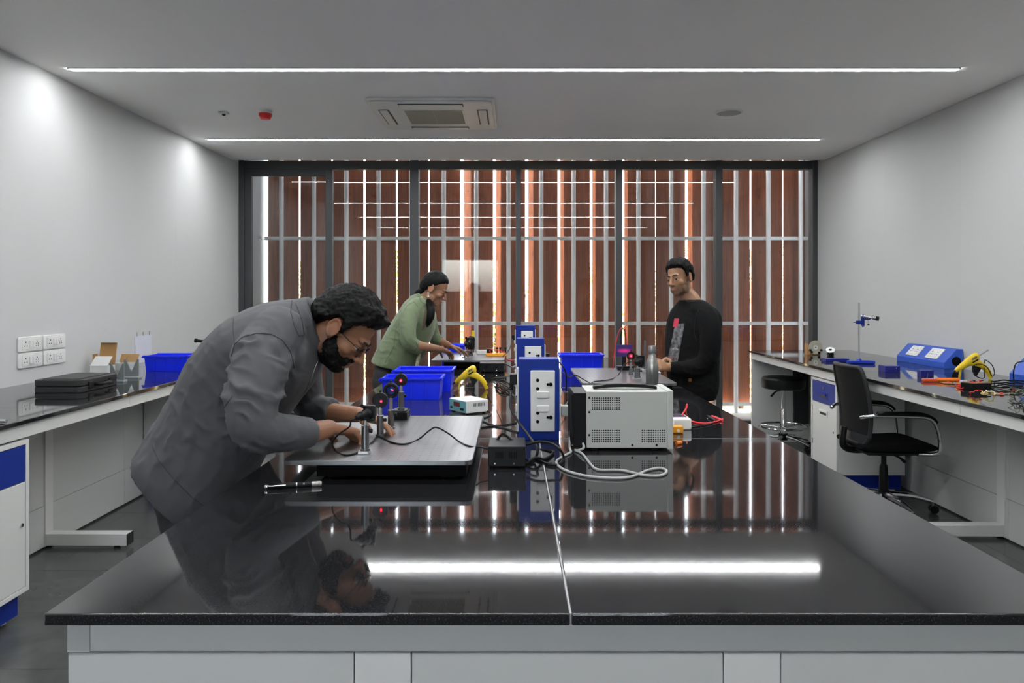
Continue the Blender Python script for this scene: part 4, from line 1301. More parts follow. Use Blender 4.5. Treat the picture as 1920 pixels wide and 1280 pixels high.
MB().tube([T(1342, 788, TOP + .006), T(1334, 784, TOP + .006), T(1329, 781, TOP + .006)], [.004, .006, .005], 10, 1).build('grip', BLACK, t)
cable('test_lead', [T(1342, 788, TOP + .003), T(1330, 795, TOP + .003), T(1300, 800, TOP + .003), T(1285, 803, TOP + .003)], .003, BLACK, 'black test lead running beside the red one')
# ------------------------------------------------------------------ right bench
b = T(1528, 665)
t = thing('dial_stand', 'round beige dial disc clamped on a wooden block', 'lab apparatus', b)
MB().box(b.x - .062, b.x + .052, b.y, b.y + .05, TOP, TOP + .06).build('wooden_block', PINE, t, .002)
MB().box(b.x - .074, b.x - .062, b.y - .004, b.y + .054, TOP, TOP + .10).build('wooden_cheek', PINE, t, .002)
dc = Vector((b.x, b.y - .012, TOP + .068))
MB().lathe([(0, -.003), (.063, -.003), (.064, 0), (.063, .003), (0, .003)], dc, 40, (0, -1, 0)).build('disc', mat('beige_disc', (.50, .47, .36), .4), t)
MB().ring(dc + Vector((0, -.0032, 0)), .034, .0012, (0, 1, 0), 32, 6).build('scale_ring', GPLAST, t)
MB().lathe([(0, 0), (.020, 0), (.020, .002), (0, .002)], dc + Vector((0, -.003, 0)), 24, (0, -1, 0)).build('centre_plate', WPLAST, t)
MB().box(dc.x - .006, dc.x + .006, dc.y - .007, dc.y - .005, dc.z - .004, dc.z + .004).build('slit', BLACK, t)
for a in (-2.3, -1.0, -.45, 3.6):
    c = dc + Vector((.055 * math.cos(a), -.008, .055 * math.sin(a)))
    MB().obox(c, (.009, 0, 0), (0, .008, 0), (0, 0, .009)).build('clip', BLACK, t, .002)

b = T(1557, 667)
t = thing('wire_reel', 'small tilted reel with a white flange and dark winding', 'reel', b)
axr = Vector((-.25, -.55, .8)).normalized()
c = b + Vector((0, 0, .034))
MB().lathe([(0, -.03), (.028, -.03), (.030, -.028), (.030, -.024), (.022, -.023), (.022, .022), (.024, .024)], c, 28, axr).build('winding', DGREY, t)
MB().lathe([(.012, .024), (.036, .024), (.037, .027), (.012, .028)], c, 32, axr).build('flange', WPLAST, t)
MB().lathe([(0, .0275), (.015, .0275), (.012, .029), (0, .029)], c, 20, axr).build('bore', BLACK, t)
a = T(1550, 678)
tag(MB().box(a.x - .005, a.x + .185, a.y, a.y + .10, TOP, TOP + .024).build('flat_box', NAVY, bevel=.002), 'flat navy blue box in front of the tilted reel', 'box')
a = T(1660, 698)
t = thing('control_box', 'navy blue box with a small chrome switch on the bench', 'box', a + Vector((.05, .05, 0)))
MB().box(a.x - .0, a.x + .105, a.y, a.y + .1, TOP, TOP + .044).build('case', NAVY, t, .0015)
MB().lathe([(.006, 0), (.004, .006), (.003, .016), (0, .018)], (a.x + .075, a.y, TOP + .026), 12, (-.3, -1, .2)).build('toggle_switch', CHROME, t)
a = T(1727, 706)
tag(MB().box(a.x, a.x + .085, a.y, a.y + .05, TOP, TOP + .042).build('small_box', NAVY, bevel=.0015), 'small navy blue box behind the orange tool', 'box')

# retort stand with a telescope clamp
b = T(1614, 682)
t = thing('retort_stand', 'tall steel rod stand with a small telescope clamped on it', 'stand', b)
pts = [(-.108, -.02), (-.104, .02), (-.06, .045), (0, .055), (.06, .045), (.104, .02), (.108, -.02), (.07, -.005), (0, .01), (-.07, -.005)]
MB().prism([(b.x + x, b.y + y) for x, y in pts], TOP, TOP + .026).build('base', mat('blue_cast_iron', (.01, .04, .42), .35), t, .006)
MB().lathe([(.02, .026), (.013, .038), (.008, .04)], (b.x, b.y + .03, TOP)).build('base_boss', MATS['blue_cast_iron'], t)
rx, ry = b.x, b.y + .03
zt = H - (567 - CY) / F * ry
MB().cyl((rx, ry, TOP + .03), (rx, ry, zt), .0065, seg=14).build('rod', STEEL, t)
zk = H - (604 - CY) / F * ry
k = MB().box(rx - .022, rx + .032, ry - .018, ry + .014, zk - .014, zk + .014).build('clamp_block', BLUEP, t, .003)
MB().cyl((rx - .045, ry, zk), (rx - .02, ry, zk), .003, seg=10).build('clamp_screw', BLACK, k)
zk2 = H - (596 - CY) / F * ry
MB().box(rx + .02, rx + .036, ry - .02, ry + .012, zk - .03, zk2 + .02).build('arm', BLUEP, t, .003)
ta = Vector((.92, -.3, -.16)).normalized()
tb = Vector((rx + .012, ry - .025, zk2 + .016))
MB().lathe([(.006, -.01), (.012, -.008), (.013, .0), (.013, .045), (.010, .048), (.010, .075), (.014, .078), (.015, .1)], tb, 22, ta).build('telescope_tube', CHROME, t)
MB().lathe([(.0155, .098), (.017, .1), (.017, .122), (.010, .124), (0, .122)], tb, 22, ta).build('eyepiece', BLACK, t)
MB().ring(tb + ta * .004, .015, .004, ta, 24, 8).build('tube_ring', BLUEP, t)
MB().lathe([(.004, 0), (.008, .002), (.008, .012), (0, .014)], tb + ta * .08 + Vector((0, 0, .012)), 14).build('focus_knob', STEEL, t)
MB().cyl((rx + .06, ry - .03, zk2 + .012), (rx + .06, ry - .03, zk2 - .045), .0028, seg=10).build('thumb_rod', STEEL, t)
MB().cyl((rx + .06, ry - .03, zk2 - .045), (rx + .06, ry - .03, zk2 - .058), .0075, seg=14).build('thumb_screw', DGREY, t)
MB().box(rx + .03, rx + .075, ry - .036, ry - .02, zk2 - .012, zk2 - .002).build('cradle', BLUEP, t, .002)
MB().cyl((rx + .026, ry - .01, zk - .04), (rx + .026, ry - .01, zk - .012), .005, seg=10).build('lock_screw', BLACK, t)

# sloping blue socket console along the wall
t = thing('socket_console', 'sloping blue socket console with two white socket plates against the wall', 'power outlet', (3.25, 5.84, TOP))
cx0, cx1, cy0, cy1 = 3.18, 3.318, 5.50, 6.18
prof = [(cx0, TOP), (cx1, TOP), (cx1, TOP + .145), (cx1 - .045, TOP + .145), (cx0, TOP + .045)]
MB().prism(prof, cy0, cy1, 'y').build('body', mat('console_blue', (.02, .09, .50), .4), t, .002)
sl = Vector((cx1 - .045 - cx0, 0, .10)).normalized()
nn = Vector((-sl.z, 0, sl.x))
for yc in (5.70, 5.98):
    c = Vector((cx0, yc, TOP + .045)) + sl * .068
    p = MB().obox(c + nn * .004, Vector((0, .082, 0)), sl * .05, nn * .004).build('socket_plate', WPLAST, t, .002)
    MB().obox(c + nn * .009, Vector((0, .058, 0)), sl * .036, nn * .0012).build('module_frame', WPLAST, p)
    plate_holes(p, c + nn * .0102, Vector((0, -1, 0)), sl, nn, 0, 0, [('3', -.034, .0), ('3', .034, .0)])
MB().lathe([(0, 0), (.033, 0), (.034, .004), (0, .006)], (cx1 - .05, cy0, TOP + .056), 28, (0, -1, 0)).build('cable_grommet', BLACKM, t)
t = thing('socket_console', 'second blue socket console just entering at the edge of the picture', 'power outlet', (3.25, 4.5, TOP))
MB().prism([(cx0, TOP), (cx1, TOP), (cx1, TOP + .145), (cx1 - .045, TOP + .145), (cx0, TOP + .045)], 4.1, 4.78, 'y').build('body', MATS['console_blue'], t, .002)
MB().obox(Vector((cx0, 4.5, TOP + .045)) + sl * .068 + nn * .004, Vector((0, .082, 0)), sl * .05, nn * .004).build('socket_plate', WPLAST, t, .002)

# tools and electronics near the glue gun
a, c = T(1752, 712, TOP + .012), T(1800, 712, TOP + .014)
t = thing('soldering_tool', 'orange handled tool lying on the bench', 'tool', a - Vector((0, 0, .012)))
MB().tube([a, a + (c - a) * .15, a + (c - a) * .9, c], [.008, .0135, .0135, .009], 12, 1).build('handle', ORAN, t)
MB().box(a.x - .075, a.x + .012, a.y - .012, a.y + .012, TOP + .001, TOP + .02).build('sheath', mat('red_orange_plastic', (.8, .10, .03), .4), t, .003)
PCB = mat('green_circuit_board', (.05, .22, .08), .5, color2=(.35, .33, .25), noise_scale=90)
PCBB = mat('brown_circuit_board', (.42, .19, .08), .55, color2=(.30, .13, .05), noise_scale=60)
def board(px, py, w, d, rz, m, label, n=5, seed=1):
    p = T(px, py)
    t = thing('circuit_board', label, 'circuit board', p, rz)
    MB().box(-w / 2, w / 2, -d / 2, d / 2, .003, .0048).build('board', m, t, local=True)
    rn = random.Random(seed)
    for k in range(n):
        x, y = rn.uniform(-w * .4, w * .4), rn.uniform(-d * .38, d * .38)
        s_ = rn.uniform(.003, .008)
        MB().box(x - s_, x + s_, y - s_ * .7, y + s_ * .7, .0048, .0048 + rn.uniform(.004, .012)).build('component', rn.choice([BLACK, REDP, GPLAST, BLUEP]), t, local=True)
    for x in (-w * .4, w * .4):
        MB().cyl((x, 0, 0), (x, 0, .0032), .002, seg=6).build('stand_off', STEEL, t, local=True)
    return t
board(1750, 713, .10, .06, .3, PCB, 'green circuit board beside the orange tool', 6, 1)
board(1785, 719, .11, .07, -.2, PCBB, 'brown circuit board between the orange tool and the black box', 5, 2)
board(1862, 739, .10, .06, -.4, PCBB, 'brown circuit board with loose wires in front of the black box', 4, 3)
board(1912, 733, .14, .09, .2, mat('olive_circuit_board', (.12, .13, .07), .5), 'dark circuit board under a bundle of wires at the picture edge', 8, 4)
a = T(1795, 718)
tag(MB().box(a.x + .02, a.x + .075, a.y - .01, a.y + .012, TOP + .0005, TOP + .018).build('battery', mat('white_blue_battery', (.55, .58, .65), .4), bevel=.003), 'small white and blue battery next to the red wires', 'battery')
t = thing('project_box', 'open black plastic box with a circuit board inside its top', 'electronics box', T(1833, 731), .25)
MB().box(-.065, .065, -.03, .055, 0, .042).build('case', BLACK, t, .003, local=True)
p = MB().box(-.055, .055, -.022, .046, .042, .045).build('circuit_board', PCBB, t, local=True)
rn = random.Random(9)
for k in range(10):
    x, y = rn.uniform(-.045, .045), rn.uniform(-.015, .038)
    MB().box(x - .005, x + .005, y - .004, y + .004, .045, .045 + rn.uniform(.004, .014)).build('component', rn.choice([REDP, PCB, BLACK, GPLAST]), p, local=True)
def squig(pts, r, m, label, seed, amp=3.0, n=10, name='jumper_wire'):
    rn = random.Random(seed)
    P = []
    for i in range(n + 1):
        u = i / n
        k = u * (len(pts) - 1)
        j = min(int(k), len(pts) - 2)
        f_ = k - j
        x = pts[j][0] * (1 - f_) + pts[j + 1][0] * f_
        y = pts[j][1] * (1 - f_) + pts[j + 1][1] * f_
        h = pts[j][2] * (1 - f_) + pts[j + 1][2] * f_
        q = T(x, y + h * 0, TOP + .004 + h)
        P.append(q + Vector((rn.uniform(-1, 1), rn.uniform(-1, 1), rn.uniform(0, .8))) * amp * .006 * (1 if 0 < i < n else .2))
    return cable(name, P, r, m, label)
squig([(1792, 722, 0), (1812, 726, .01), (1795, 728, 0), (1812, 722, .01), (1798, 725, 0)], .003, REDW, 'coil of red wire beside the black electronics box', 1, 2, 14)
squig([(1820, 738, 0), (1830, 733, .02), (1842, 732, .02)], .0024, REDW, 'red wire in front of the black electronics box', 2, 1.5)
squig([(1840, 732, .02), (1848, 742, .0), (1858, 735, .02), (1865, 742, 0)], .0022, mat('yellow_wire', (.7, .6, .1), .4), 'yellow wire in front of the black electronics box', 3, 2)
squig([(1843, 738, .01), (1852, 732, .02), (1866, 740, 0), (1852, 742, 0)], .0022, WPLAST, 'white wire in front of the black electronics box', 4, 2)
for i, lab in enumerate(('topmost black cable of the bundle beside the black electronics box', 'second black cable of the bundle beside the black electronics box', 'third black cable of the bundle beside the black electronics box', 'lowest black cable of the bundle beside the black electronics box')):
    squig([(1858, 716 + i * 4, .01), (1885, 714 + i * 4, .015), (1925, 715 + i * 5, .01), (1990, 722 + 4 * i, 0)], .0042, BLACK, lab, 20 + i, 1.2, 12, 'power_cable')
squig([(1895, 726, .02), (1908, 734, .04), (1898, 745, .0), (1922, 730, .05), (1905, 742, .01), (1930, 738, .03)], .0022, DGREY, 'tangle of thin dark wires at the picture edge', 31, 4, 26)
squig([(1890, 750, 0), (1905, 738, .04), (1925, 732, .03), (1910, 746, 0), (1930, 742, .02)], .002, mat('olive_wire', (.25, .27, .10), .5), 'thin olive wire in the tangle at the picture edge', 32, 3, 20)
squig([(1732, 695, 0), (1740, 703, .01), (1735, 712, .0), (1728, 716, 0)], .002, BLACK, 'thin black wire with a red tip beside the orange tool', 33, 1.5)
# glue gun cord loop and the arching lead at the picture edge
g = Vector((2.99, 4.86, TOP))
cable('power_cable', [g + Vector((.118, 0, .01)), g + Vector((.16, .02, .03)), g + Vector((.15, .03, .085)), g + Vector((.10, .02, .12)), g + Vector((.075, -.01, .095)), g + Vector((.06, -.03, .05)), g + Vector((.05, -.045, .01)), g + Vector((.0, -.05, .02)), g + Vector((-.03, -.05, .07)), g + Vector((.01, -.045, .1)), g + Vector((.07, -.045, .08)), g + Vector((.10, -.045, .02))], .0032, BLACK, 'black cord looped around the glue gun by the socket console')
cable('power_cable', [T(1901, 715, TOP + .004), W(1900, 700, 4.65), W(1904, 683, 4.65), W(1914, 678, 4.66), W(1935, 677, 4.67), W(1960, 690, 4.68)], .0038, BLACK, 'black cable arching up at the picture edge')

# ------------------------------------------------------------------ left bench
t = thing('tool_case', 'flat black plastic tool case with two latches', 'case', (-2.535, 4.35, TOP), 0.0)
tw, td = .135, .20
prof = rounded(-tw, tw, -td, td, .03)
case_m = mat('case_plastic', (.016, .016, .017), .5, bump=.3, bump_scale=500)
MB().prism(prof, .0, .032).build('bottom_shell', case_m, t, .004, local=True)
MB().prism(rounded(-tw, tw, -td, td, .03), .034, .072).build('lid', case_m, t, .006, local=True)
MB().prism(rounded(-tw + .03, tw - .03, -td + .03, td - .03, .02), .072, .076).build('lid_panel', case_m, t, .002, local=True)
MB().tube([(tw, -.055, .034), (tw + .03, -.05, .034), (tw + .034, 0, .034), (tw + .03, .05, .034), (tw, .055, .034)], .010, 10, 4).build('handle', BLACK, t, local=True)
for y in (-.105, .105):
    MB().box(tw - .002, tw + .008, y - .022, y + .022, .014, .056).build('latch', BLACK, t, .003, local=True)

# cartons
b = T(186, 700)
t = thing('carton', 'open white carton with brown inside leaning lid', 'carton', b + Vector((0, .05, 0)))
x0, x1, y0, y1, h = b.x - .062, b.x + .058, b.y, b.y + .10, .052
th = .003
MB().box(x0, x1, y0, y0 + th, TOP, TOP + h).box(x0, x0 + th, y0 + th, y1, TOP, TOP + h).box(x1 - th, x1, y0 + th, y1, TOP, TOP + h).box(x0, x1, y1 - th, y1, TOP, TOP + h).box(x0 + th, x1 - th, y0 + th, y1 - th, TOP, TOP + th).build('tray', CARDW, t)
def flap(p0, p1, up, thick, m, nm, par):
    p0, p1, up = Vector(p0), Vector(p1), Vector(up)
    n_ = (p1 - p0).cross(up).normalized() * thick
    MB().add([p0, p1, p1 + up, p0 + up, p0 + n_, p1 + n_, p1 + up + n_, p0 + up + n_], [(0, 1, 2, 3), (7, 6, 5, 4), (0, 4, 5, 1), (1, 5, 6, 2), (2, 6, 7, 3), (3, 7, 4, 0)]).build(nm, m, par)
flap((x0, y0, TOP + h), (x1, y0, TOP + h), (.012, .045, .062), .003, CARDW, 'front_flap', t)
flap((x0, y1, TOP + h * .6), (x1 - .004, y1, TOP + h * .6), (.004, .03, .175), .003, CARD, 'lid', t)
flap((x0 + .004, y1 + .03, TOP + h * .6 + .175), (x1, y1 + .03, TOP + h * .6 + .175), (.006, -.03, .004), .002, CARDW, 'lid_lip', t)
flap((x0, y1, TOP + .03), (x0, y0 + .04, TOP + .03), (-.004, 0, .10), .003, CARD, 'side_flap', t)
b = T(226, 694)
t = thing('carton', 'small open carton with a brown flap behind the glass holders', 'carton', b + Vector((0, .06, 0)))
x0, x1, y0, y1, h = b.x - .06, b.x + .055, b.y + .01, b.y + .11, .05
MB().box(x0, x1, y0, y0 + th, TOP, TOP + h).box(x0, x0 + th, y0 + th, y1, TOP, TOP + h).box(x1 - th, x1, y0 + th, y1, TOP, TOP + h).box(x0, x1, y1 - th, y1, TOP, TOP + h).box(x0 + th, x1 - th, y0 + th, y1 - th, TOP, TOP + th).build('tray', CARDW, t)
flap((x0 - .004, y1, TOP + h), (x1 + .012, y1, TOP + h), (.0, .03, .055), .003, CARD, 'lid', t)

# V shaped glass holders
def vholder(px, py, label, sc=1.0):
    b = T(px, py)
    t = thing('glass_holder', label, 'holder', b)
    w, h = .044 * sc, .115 * sc
    d = .008
    poly = [(b.x - w, TOP + .012), (b.x + w, TOP + .012), (b.x + w, TOP + h), (b.x + w * .78, TOP + h), (b.x, TOP + h * .30), (b.x - w * .78, TOP + h), (b.x - w, TOP + h)]
    MB().prism(poly[:2] + [poly[2], poly[3], poly[4]], b.y, b.y + d, 'y')
    MB().prism([poly[0], (b.x, TOP + .012), poly[4], poly[5], poly[6]], b.y, b.y + d, 'y').build('left_arm', MGREY, t)
    MB().prism([(b.x, TOP + .012), poly[1], poly[2], poly[3], poly[4]], b.y, b.y + d, 'y').build('right_arm', MGREY, t)
    MB().box(b.x - w - .008, b.x + w + .008, b.y - .02, b.y + .03, TOP, TOP + .013).build('base_bar', mat('pale_grey_plastic', (.28, .31, .31), .45), t, .002)
    MB().lathe([(0, -.002), (w * .86, -.002), (w * .86, .002), (0, .002)], (b.x, b.y + d + .004, TOP + h * .88), 36, (0, 1, 0)).build('glass_disc', CGLASS, t)
    return t
vholder(219, 716, 'grey V shaped holder with a round glass, next to the tool case')
vholder(246, 709, 'grey V shaped holder with a round glass, next to the blue bin', 1.08)

# paper pad on the wall, small things
t = thing('paper_sheet', 'white paper sheets hanging on the wall above the carton', 'paper', (XL, 6.0, 1.1))
ya, yb = 2.987 * F / (CX - 253), 2.987 * F / (CX - 283.5)
zt1, zb1 = 1.44 - (629 - CY) / F * 6.0, TOP + .0
MB().box(XL + .001, XL + .004, ya, yb, zb1 + .0, zt1).build('back_sheet', PAPER, t)
MB().box(XL + .0042, XL + .006, ya + .01, yb - .006, zb1 + .005, zt1 - .075).build('front_sheet', PAPER, t)
for u in (.12, .5, .9):
    y = ya + (yb - ya) * u
    MB().box(XL, XL + .007, y - .004, y + .004, zt1 - .01, zt1 + .03).build('tape', CGLASS, t)
b = T(404, 640)
t = thing('pump_bottle', 'small amber pump bottle at the far end of the bench', 'bottle', (-2.80, 7.05, TOP))
MB().lathe([(.03, 0), (.032, .005), (.032, .12), (.012, .145), (.012, .155)], (-2.80, 7.05, TOP), 22).build('body', mat('amber_liquid', (.25, .15, .02), .15), t)
MB().cyl((-2.80, 7.05, TOP + .155), (-2.80, 7.05, TOP + .185), .005, seg=10).build('pump_stem', WPLAST, t)
MB().box(-2.82, -2.765, 7.04, 7.06, TOP + .185, TOP + .197).build('pump_head', DGREY, t, .003)
t = thing('spotting_telescope', 'short black telescope pointing along the bench behind the man', 'telescope', (-2.56, 6.2, TOP))
zz = 1.44 - (638 - CY) / F * 6.2
MB().lathe([(.012, 0), (.018, .003), (.018, .02), (.013, .022), (.013, .07), (.018, .075), (.018, .16)], (-2.64, 6.2, zz), 20, (1, 0, -.12)).build('tube', BLACK, t)
MB().cyl((-2.54, 6.2, TOP + .01), (-2.54, 6.2, zz), .006).build('post', STEEL, t)
MB().lathe([(.05, 0), (.05, .01), (.01, .014)], (-2.54, 6.2, TOP)).build('foot', BLACK, t)
t = thing('marker_pen', 'black and silver pen at the near edge of the socket wall bench', 'pen', (-2.2, 3.22, TOP))
a = Vector((-2.42, 3.21, TOP + .009))
c = T(12, 789, TOP + .009)
MB().cyl(a, a + (c - a) * .82, .0085, seg=14).build('barrel', BLACK, t)
MB().cyl(a + (c - a) * .82, c, .0075, seg=14).build('tip', CHROME, t)
# ------------------------------------------------------------------ people
def union(mb, voxel, smooth=3, name='tmp'):
    """one continuous surface grown over overlapping closed pieces"""
    me = bpy.data.meshes.new(name)
    me.from_pydata(mb.v, [], mb.f)
    o = bpy.data.objects.new(name, me)
    COL.objects.link(o)
    r = o.modifiers.new('r', 'REMESH')
    r.mode = 'VOXEL'
    r.voxel_size = voxel
    if smooth:
        s_ = o.modifiers.new('s', 'SMOOTH')
        s_.iterations = smooth
        s_.factor = .5
    dg = bpy.context.evaluated_depsgraph_get()
    new = bpy.data.meshes.new_from_object(o.evaluated_get(dg))
    bpy.data.objects.remove(o)
    bpy.data.meshes.remove(me)
    return new

def coords(me):
    a = np.empty(len(me.vertices) * 3)
    me.vertices.foreach_get('co', a)
    return a.reshape(-1, 3)
def normals(me):
    a = np.empty(len(me.vertices) * 3)
    me.vertex_normals.foreach_get('vector', a)
    return a.reshape(-1, 3)
def set_coords(me, a):
    me.vertices.foreach_set('co', a.ravel())
    me.update()

def mesh_part(name, me, m, parent, label=None):
    """me in world coordinates -> child of parent"""
    me.name = name
    inv = root_mat(parent).inverted()
    me.transform(inv)
    me.materials.clear()
    finish(me, m, 180)
    o = bpy.data.objects.new(name, me)
    COL.objects.link(o)
    o.parent = parent
    if label:
        o['label'] = label
    return o

def section(c, u, v, n=22, p=2.3):
    """superellipse ring round c with half axes u, v"""
    out = []
    for k in range(n):
        a = 2 * PI * k / n
        ca, sa = math.cos(a), math.sin(a)
        out.append(Vector(c) + Vector(u) * math.copysign(abs(ca) ** (2 / p), ca) + Vector(v) * math.copysign(abs(sa) ** (2 / p), sa))
    return out

def resample(secs, n=4):
    """smooth a list of (centre, u, v)"""
    C = smooth_path([s_[0] for s_ in secs], n)
    U = smooth_path([s_[1] for s_ in secs], n)
    V = smooth_path([s_[2] for s_ in secs], n)
    return list(zip(C, U, V))

def trunk(mb, secs, n=4, p=2.3):
    S = resample([(Vector(a), Vector(b), Vector(c)) for a, b, c in secs], n)
    return mb.rings([section(c, u, v, 24, p) for c, u, v in S])

def wrinkle(me, folds, fine=.0012, fscale=38, coarse=.004, cscale=9, seed=0):
    """displace along normals: broad undulation + named fold systems (centre, axis across the folds, wavelength, amplitude, reach)"""
    P, N = coords(me), normals(me)
    d = np.zeros(len(P))
    off = Vector((seed * 3.1, seed * 1.7, seed * .9))
    for i in range(len(P)):
        q = Vector(P[i])
        d[i] = coarse * noise.noise(q * cscale + off) + fine * noise.noise(q * fscale + off)
    for c, ax, wl, amp, reach in folds:
        c, ax = np.array(c), np.array(Vector(ax).normalized())
        r = P - c
        t = r @ ax
        w = np.exp(-(np.sum(r * r, 1)) / (reach * reach))
        ph = np.zeros(len(P))
        mod = np.ones(len(P))
        for i in np.nonzero(w > .02)[0]:
            q = Vector(P[i])
            ph[i] = 3.4 * noise.noise(q * 8 + off) + 1.2 * noise.noise(q * 21 - off)
            mod[i] = max(0.0, .55 + 1.3 * noise.noise(q * 11 + off * 2))
        d += amp * w * mod * ((1 - np.abs(np.sin(t / wl * PI * .8 + ph))) ** 1.6 - .25)
    set_coords(me, P + N * d[:, None])

def colour_attr(me, cols):
    a = me.color_attributes.new('Col', 'FLOAT_COLOR', 'POINT')
    buf = np.ones((len(me.vertices), 4), dtype=np.float32)
    buf[:, :3] = cols
    a.data.foreach_set('color', buf.ravel())

# --- head, local axes: x forward, y to the person's left, z up, origin between the ears at eye height
def head_pieces(mb, M, fem=False, chin=1.0):
    def B(c, r, rot=None):
        mb_ = MB().ball(c, r, 24, 16, rot)
        mb.add([M @ Vector(v) for v in mb_.v], mb_.f)
    def L(pts, rs):
        m_ = MB().limb(pts, rs, 12, 4)
        mb.add([M @ Vector(v) for v in m_.v], m_.f)
    B((-.014, 0, .038), (.096, .074, .085))
    B((-.045, 0, .018), (.062, .066, .07))
    B((.030, 0, -.018), (.058, .061, .085))
    B((.030, 0, -.070), (.054, .050 if not fem else .045, .044))
    B((.066, 0, -.097), (.022, .024, .019 * chin))
    for s_ in (-1, 1):
        B((.052, s_ * .040, -.026), (.027, .023, .022))
        B((.015, s_ * .052, -.07), (.035, .012, .03))
        B((.100, s_ * .0115, -.036), (.010, .008, .008))
        # ear
        R = Matrix.Rotation(s_ * .25, 3, 'Z') @ Matrix.Rotation(-.18, 3, 'Y')
        B((-.012, s_ * .077, -.006), (.019, .007, .031), R)
        m_ = MB().ring((0, 0, 0), .021, .0045, (0, 1, 0), 20, 6)
        m_.v = [tuple(R @ Vector((x, y, z * 1.35)) + Vector((-.013, s_ * .083, -.002))) for x, y, z in m_.v]
        mb.add([M @ Vector(v) for v in m_.v], m_.f)
        B((-.002, s_ * .080, -.030), (.008, .006, .010), R)
        # upper and lower lid
        B((.076, s_ * .031, .0075), (.012, .018, .006))
        B((.076, s_ * .031, -.011), (.011, .016, .005))
    B((.074, 0, .024), (.018, .052, .013))
    L([(.084, 0, .018), (.096, 0, -.004), (.110, 0, -.026), (.1125, 0, -.032)], [.008, .0085, .0105, .0115])
    B((.090, 0, -.0605), (.012, .024, .0065))
    B((.089, 0, -.0735), (.012, .020, .007))
    B((.080, 0, -.085), (.012, .02, .008))
    B((.078, 0, -.052), (.014, .024, .014))

def hair_cap(M, line, thick, seed=0, rough=.004, grain=(60, 14), nu=112, nv=72):
    """closed cap over the skull; line(az) gives the hairline elevation, below it the cap dives under the skin"""
    c0 = Vector((-.016, 0, .034))
    R0 = (.097, .0755, .088)
    mb = MB()
    rings = []
    for j in range(nv + 1):
        el = -1.5 + 3.05 * j / nv
        ring = []
        for i in range(nu):
            az = -PI + 2 * PI * i / nu
            d = Vector((math.cos(el) * math.cos(az), math.cos(el) * math.sin(az), math.sin(el)))
            r = 1 / math.sqrt((d.x / R0[0]) ** 2 + (d.y / R0[1]) ** 2 + (d.z / R0[2]) ** 2)
            if el < 0:       # follow the back of the head and nape instead of closing like a ball
                bk = max(0.0, -math.cos(az))
                r *= 1 + .28 * bk * min(1, -el / .9)
            jag = .07 * noise.noise(Vector((az * 9, el * 3, seed)))
            k = (el - line(abs(az)) + jag) / .16
            k = max(0.0, min(1.0, k * .5 + .5))
            k = k * k * (3 - 2 * k)
            t = thick(az, el) if callable(thick) else thick
            t *= 1 + .22 * noise.noise(Vector((d.x * 4, d.y * 4, d.z * 4 + seed)))
            g = rough * noise.noise(Vector((az * grain[0] / 6 + 2 * math.sin(el * 3), el * grain[1] / 6, seed * 2.0)))
            ring.append(M @ (c0 + d * (r + (t + g) * k - .014 * (1 - k))))
        rings.append(ring)
    mb.rings(rings)
    me = bpy.data.meshes.new('hair')
    me.from_pydata(mb.v, [], mb.f)
    return me

def lerp_pts(tab):
    def f(x):
        for (a, b), (c, d) in zip(tab, tab[1:]):
            if x <= c:
                return b + (d - b) * (x - a) / (c - a)
        return tab[-1][1]
    return f

def hand_pieces(mb, wrist, direc, palm_n, thumb_side, curl=(.5, .55, .6, .7), sc=1.0, spread=.10, thumb_curl=.5, lead=None):
    """palm + four fingers + thumb. palm_n points out of the palm; curling goes that way. thumb_side = unit vector across the hand towards the thumb"""
    d = Vector(direc).normalized()
    n = Vector(palm_n)
    n = (n - d * n.dot(d)).normalized()
    w = Vector(thumb_side)
    w = (w - d * w.dot(d) - n * w.dot(n)).normalized()
    wr = Vector(wrist)
    S = []
    for t, hw, th in ((-.03, .027, .021), (0, .028, .019), (.03, .036, .0175), (.06, .041, .015), (.085, .040, .0125), (.094, .036, .009)):
        S.append((wr + d * t * sc, w * hw * sc, n * th * sc))
    mb.rings([section(c, u, v, 18, 2.6) for c, u, v in resample(S, 3)])
    lens = ((.045, .026, .021), (.049, .030, .022), (.045, .028, .021), (.036, .021, .018))
    for i in range(4):
        off = (.031, .0105, -.0105, -.0305)[i]
        base = wr + d * (.082 - (.004 if i in (0, 2) else .012 if i == 3 else 0)) * sc + w * off * sc
        ang = spread * (1.5 - i) * .8
        fd = (d * math.cos(ang) + w * math.sin(ang)).normalized()
        a = curl[i]
        pts, rr = [base], [.0098 * sc]
        cur = 0
        for k, l in enumerate(lens[i]):
            cur += a * (.75, 1.0, .7)[k]
            pts.append(pts[-1] + (fd * math.cos(cur) + n * math.sin(cur)) * l * sc)
            rr.append((.0090, .0080, .0064)[k] * sc * (.9 if i == 3 else 1))
        mb.limb(pts, rr, 10, 3)
    tb = wr + d * .018 * sc + w * .026 * sc
    t1 = (d * .62 + w * .70 + n * .35).normalized()
    p1 = tb + t1 * .042 * sc
    t2 = (d * math.cos(thumb_curl) + w * (.35 - .3 * thumb_curl) + n * (.25 + .4 * thumb_curl)).normalized()
    p2 = p1 + t2 * .031 * sc
    p3 = p2 + (t2 + n * .15).normalized() * .024 * sc
    mb.limb([tb, p1, p2, p3], [.0150 * sc, .0115 * sc, .0098 * sc, .0078 * sc], 10, 3)

def frame(fwd, up, origin, sc=1.0):
    """matrix for head axes"""
    x = Vector(fwd).normalized()
    z = Vector(up)
    z = (z - x * z.dot(x)).normalized()
    y = z.cross(x)
    M = Matrix((x, y, z)).transposed().to_4x4()
    return Matrix.Translation(origin) @ M @ Matrix.Scale(sc, 4)

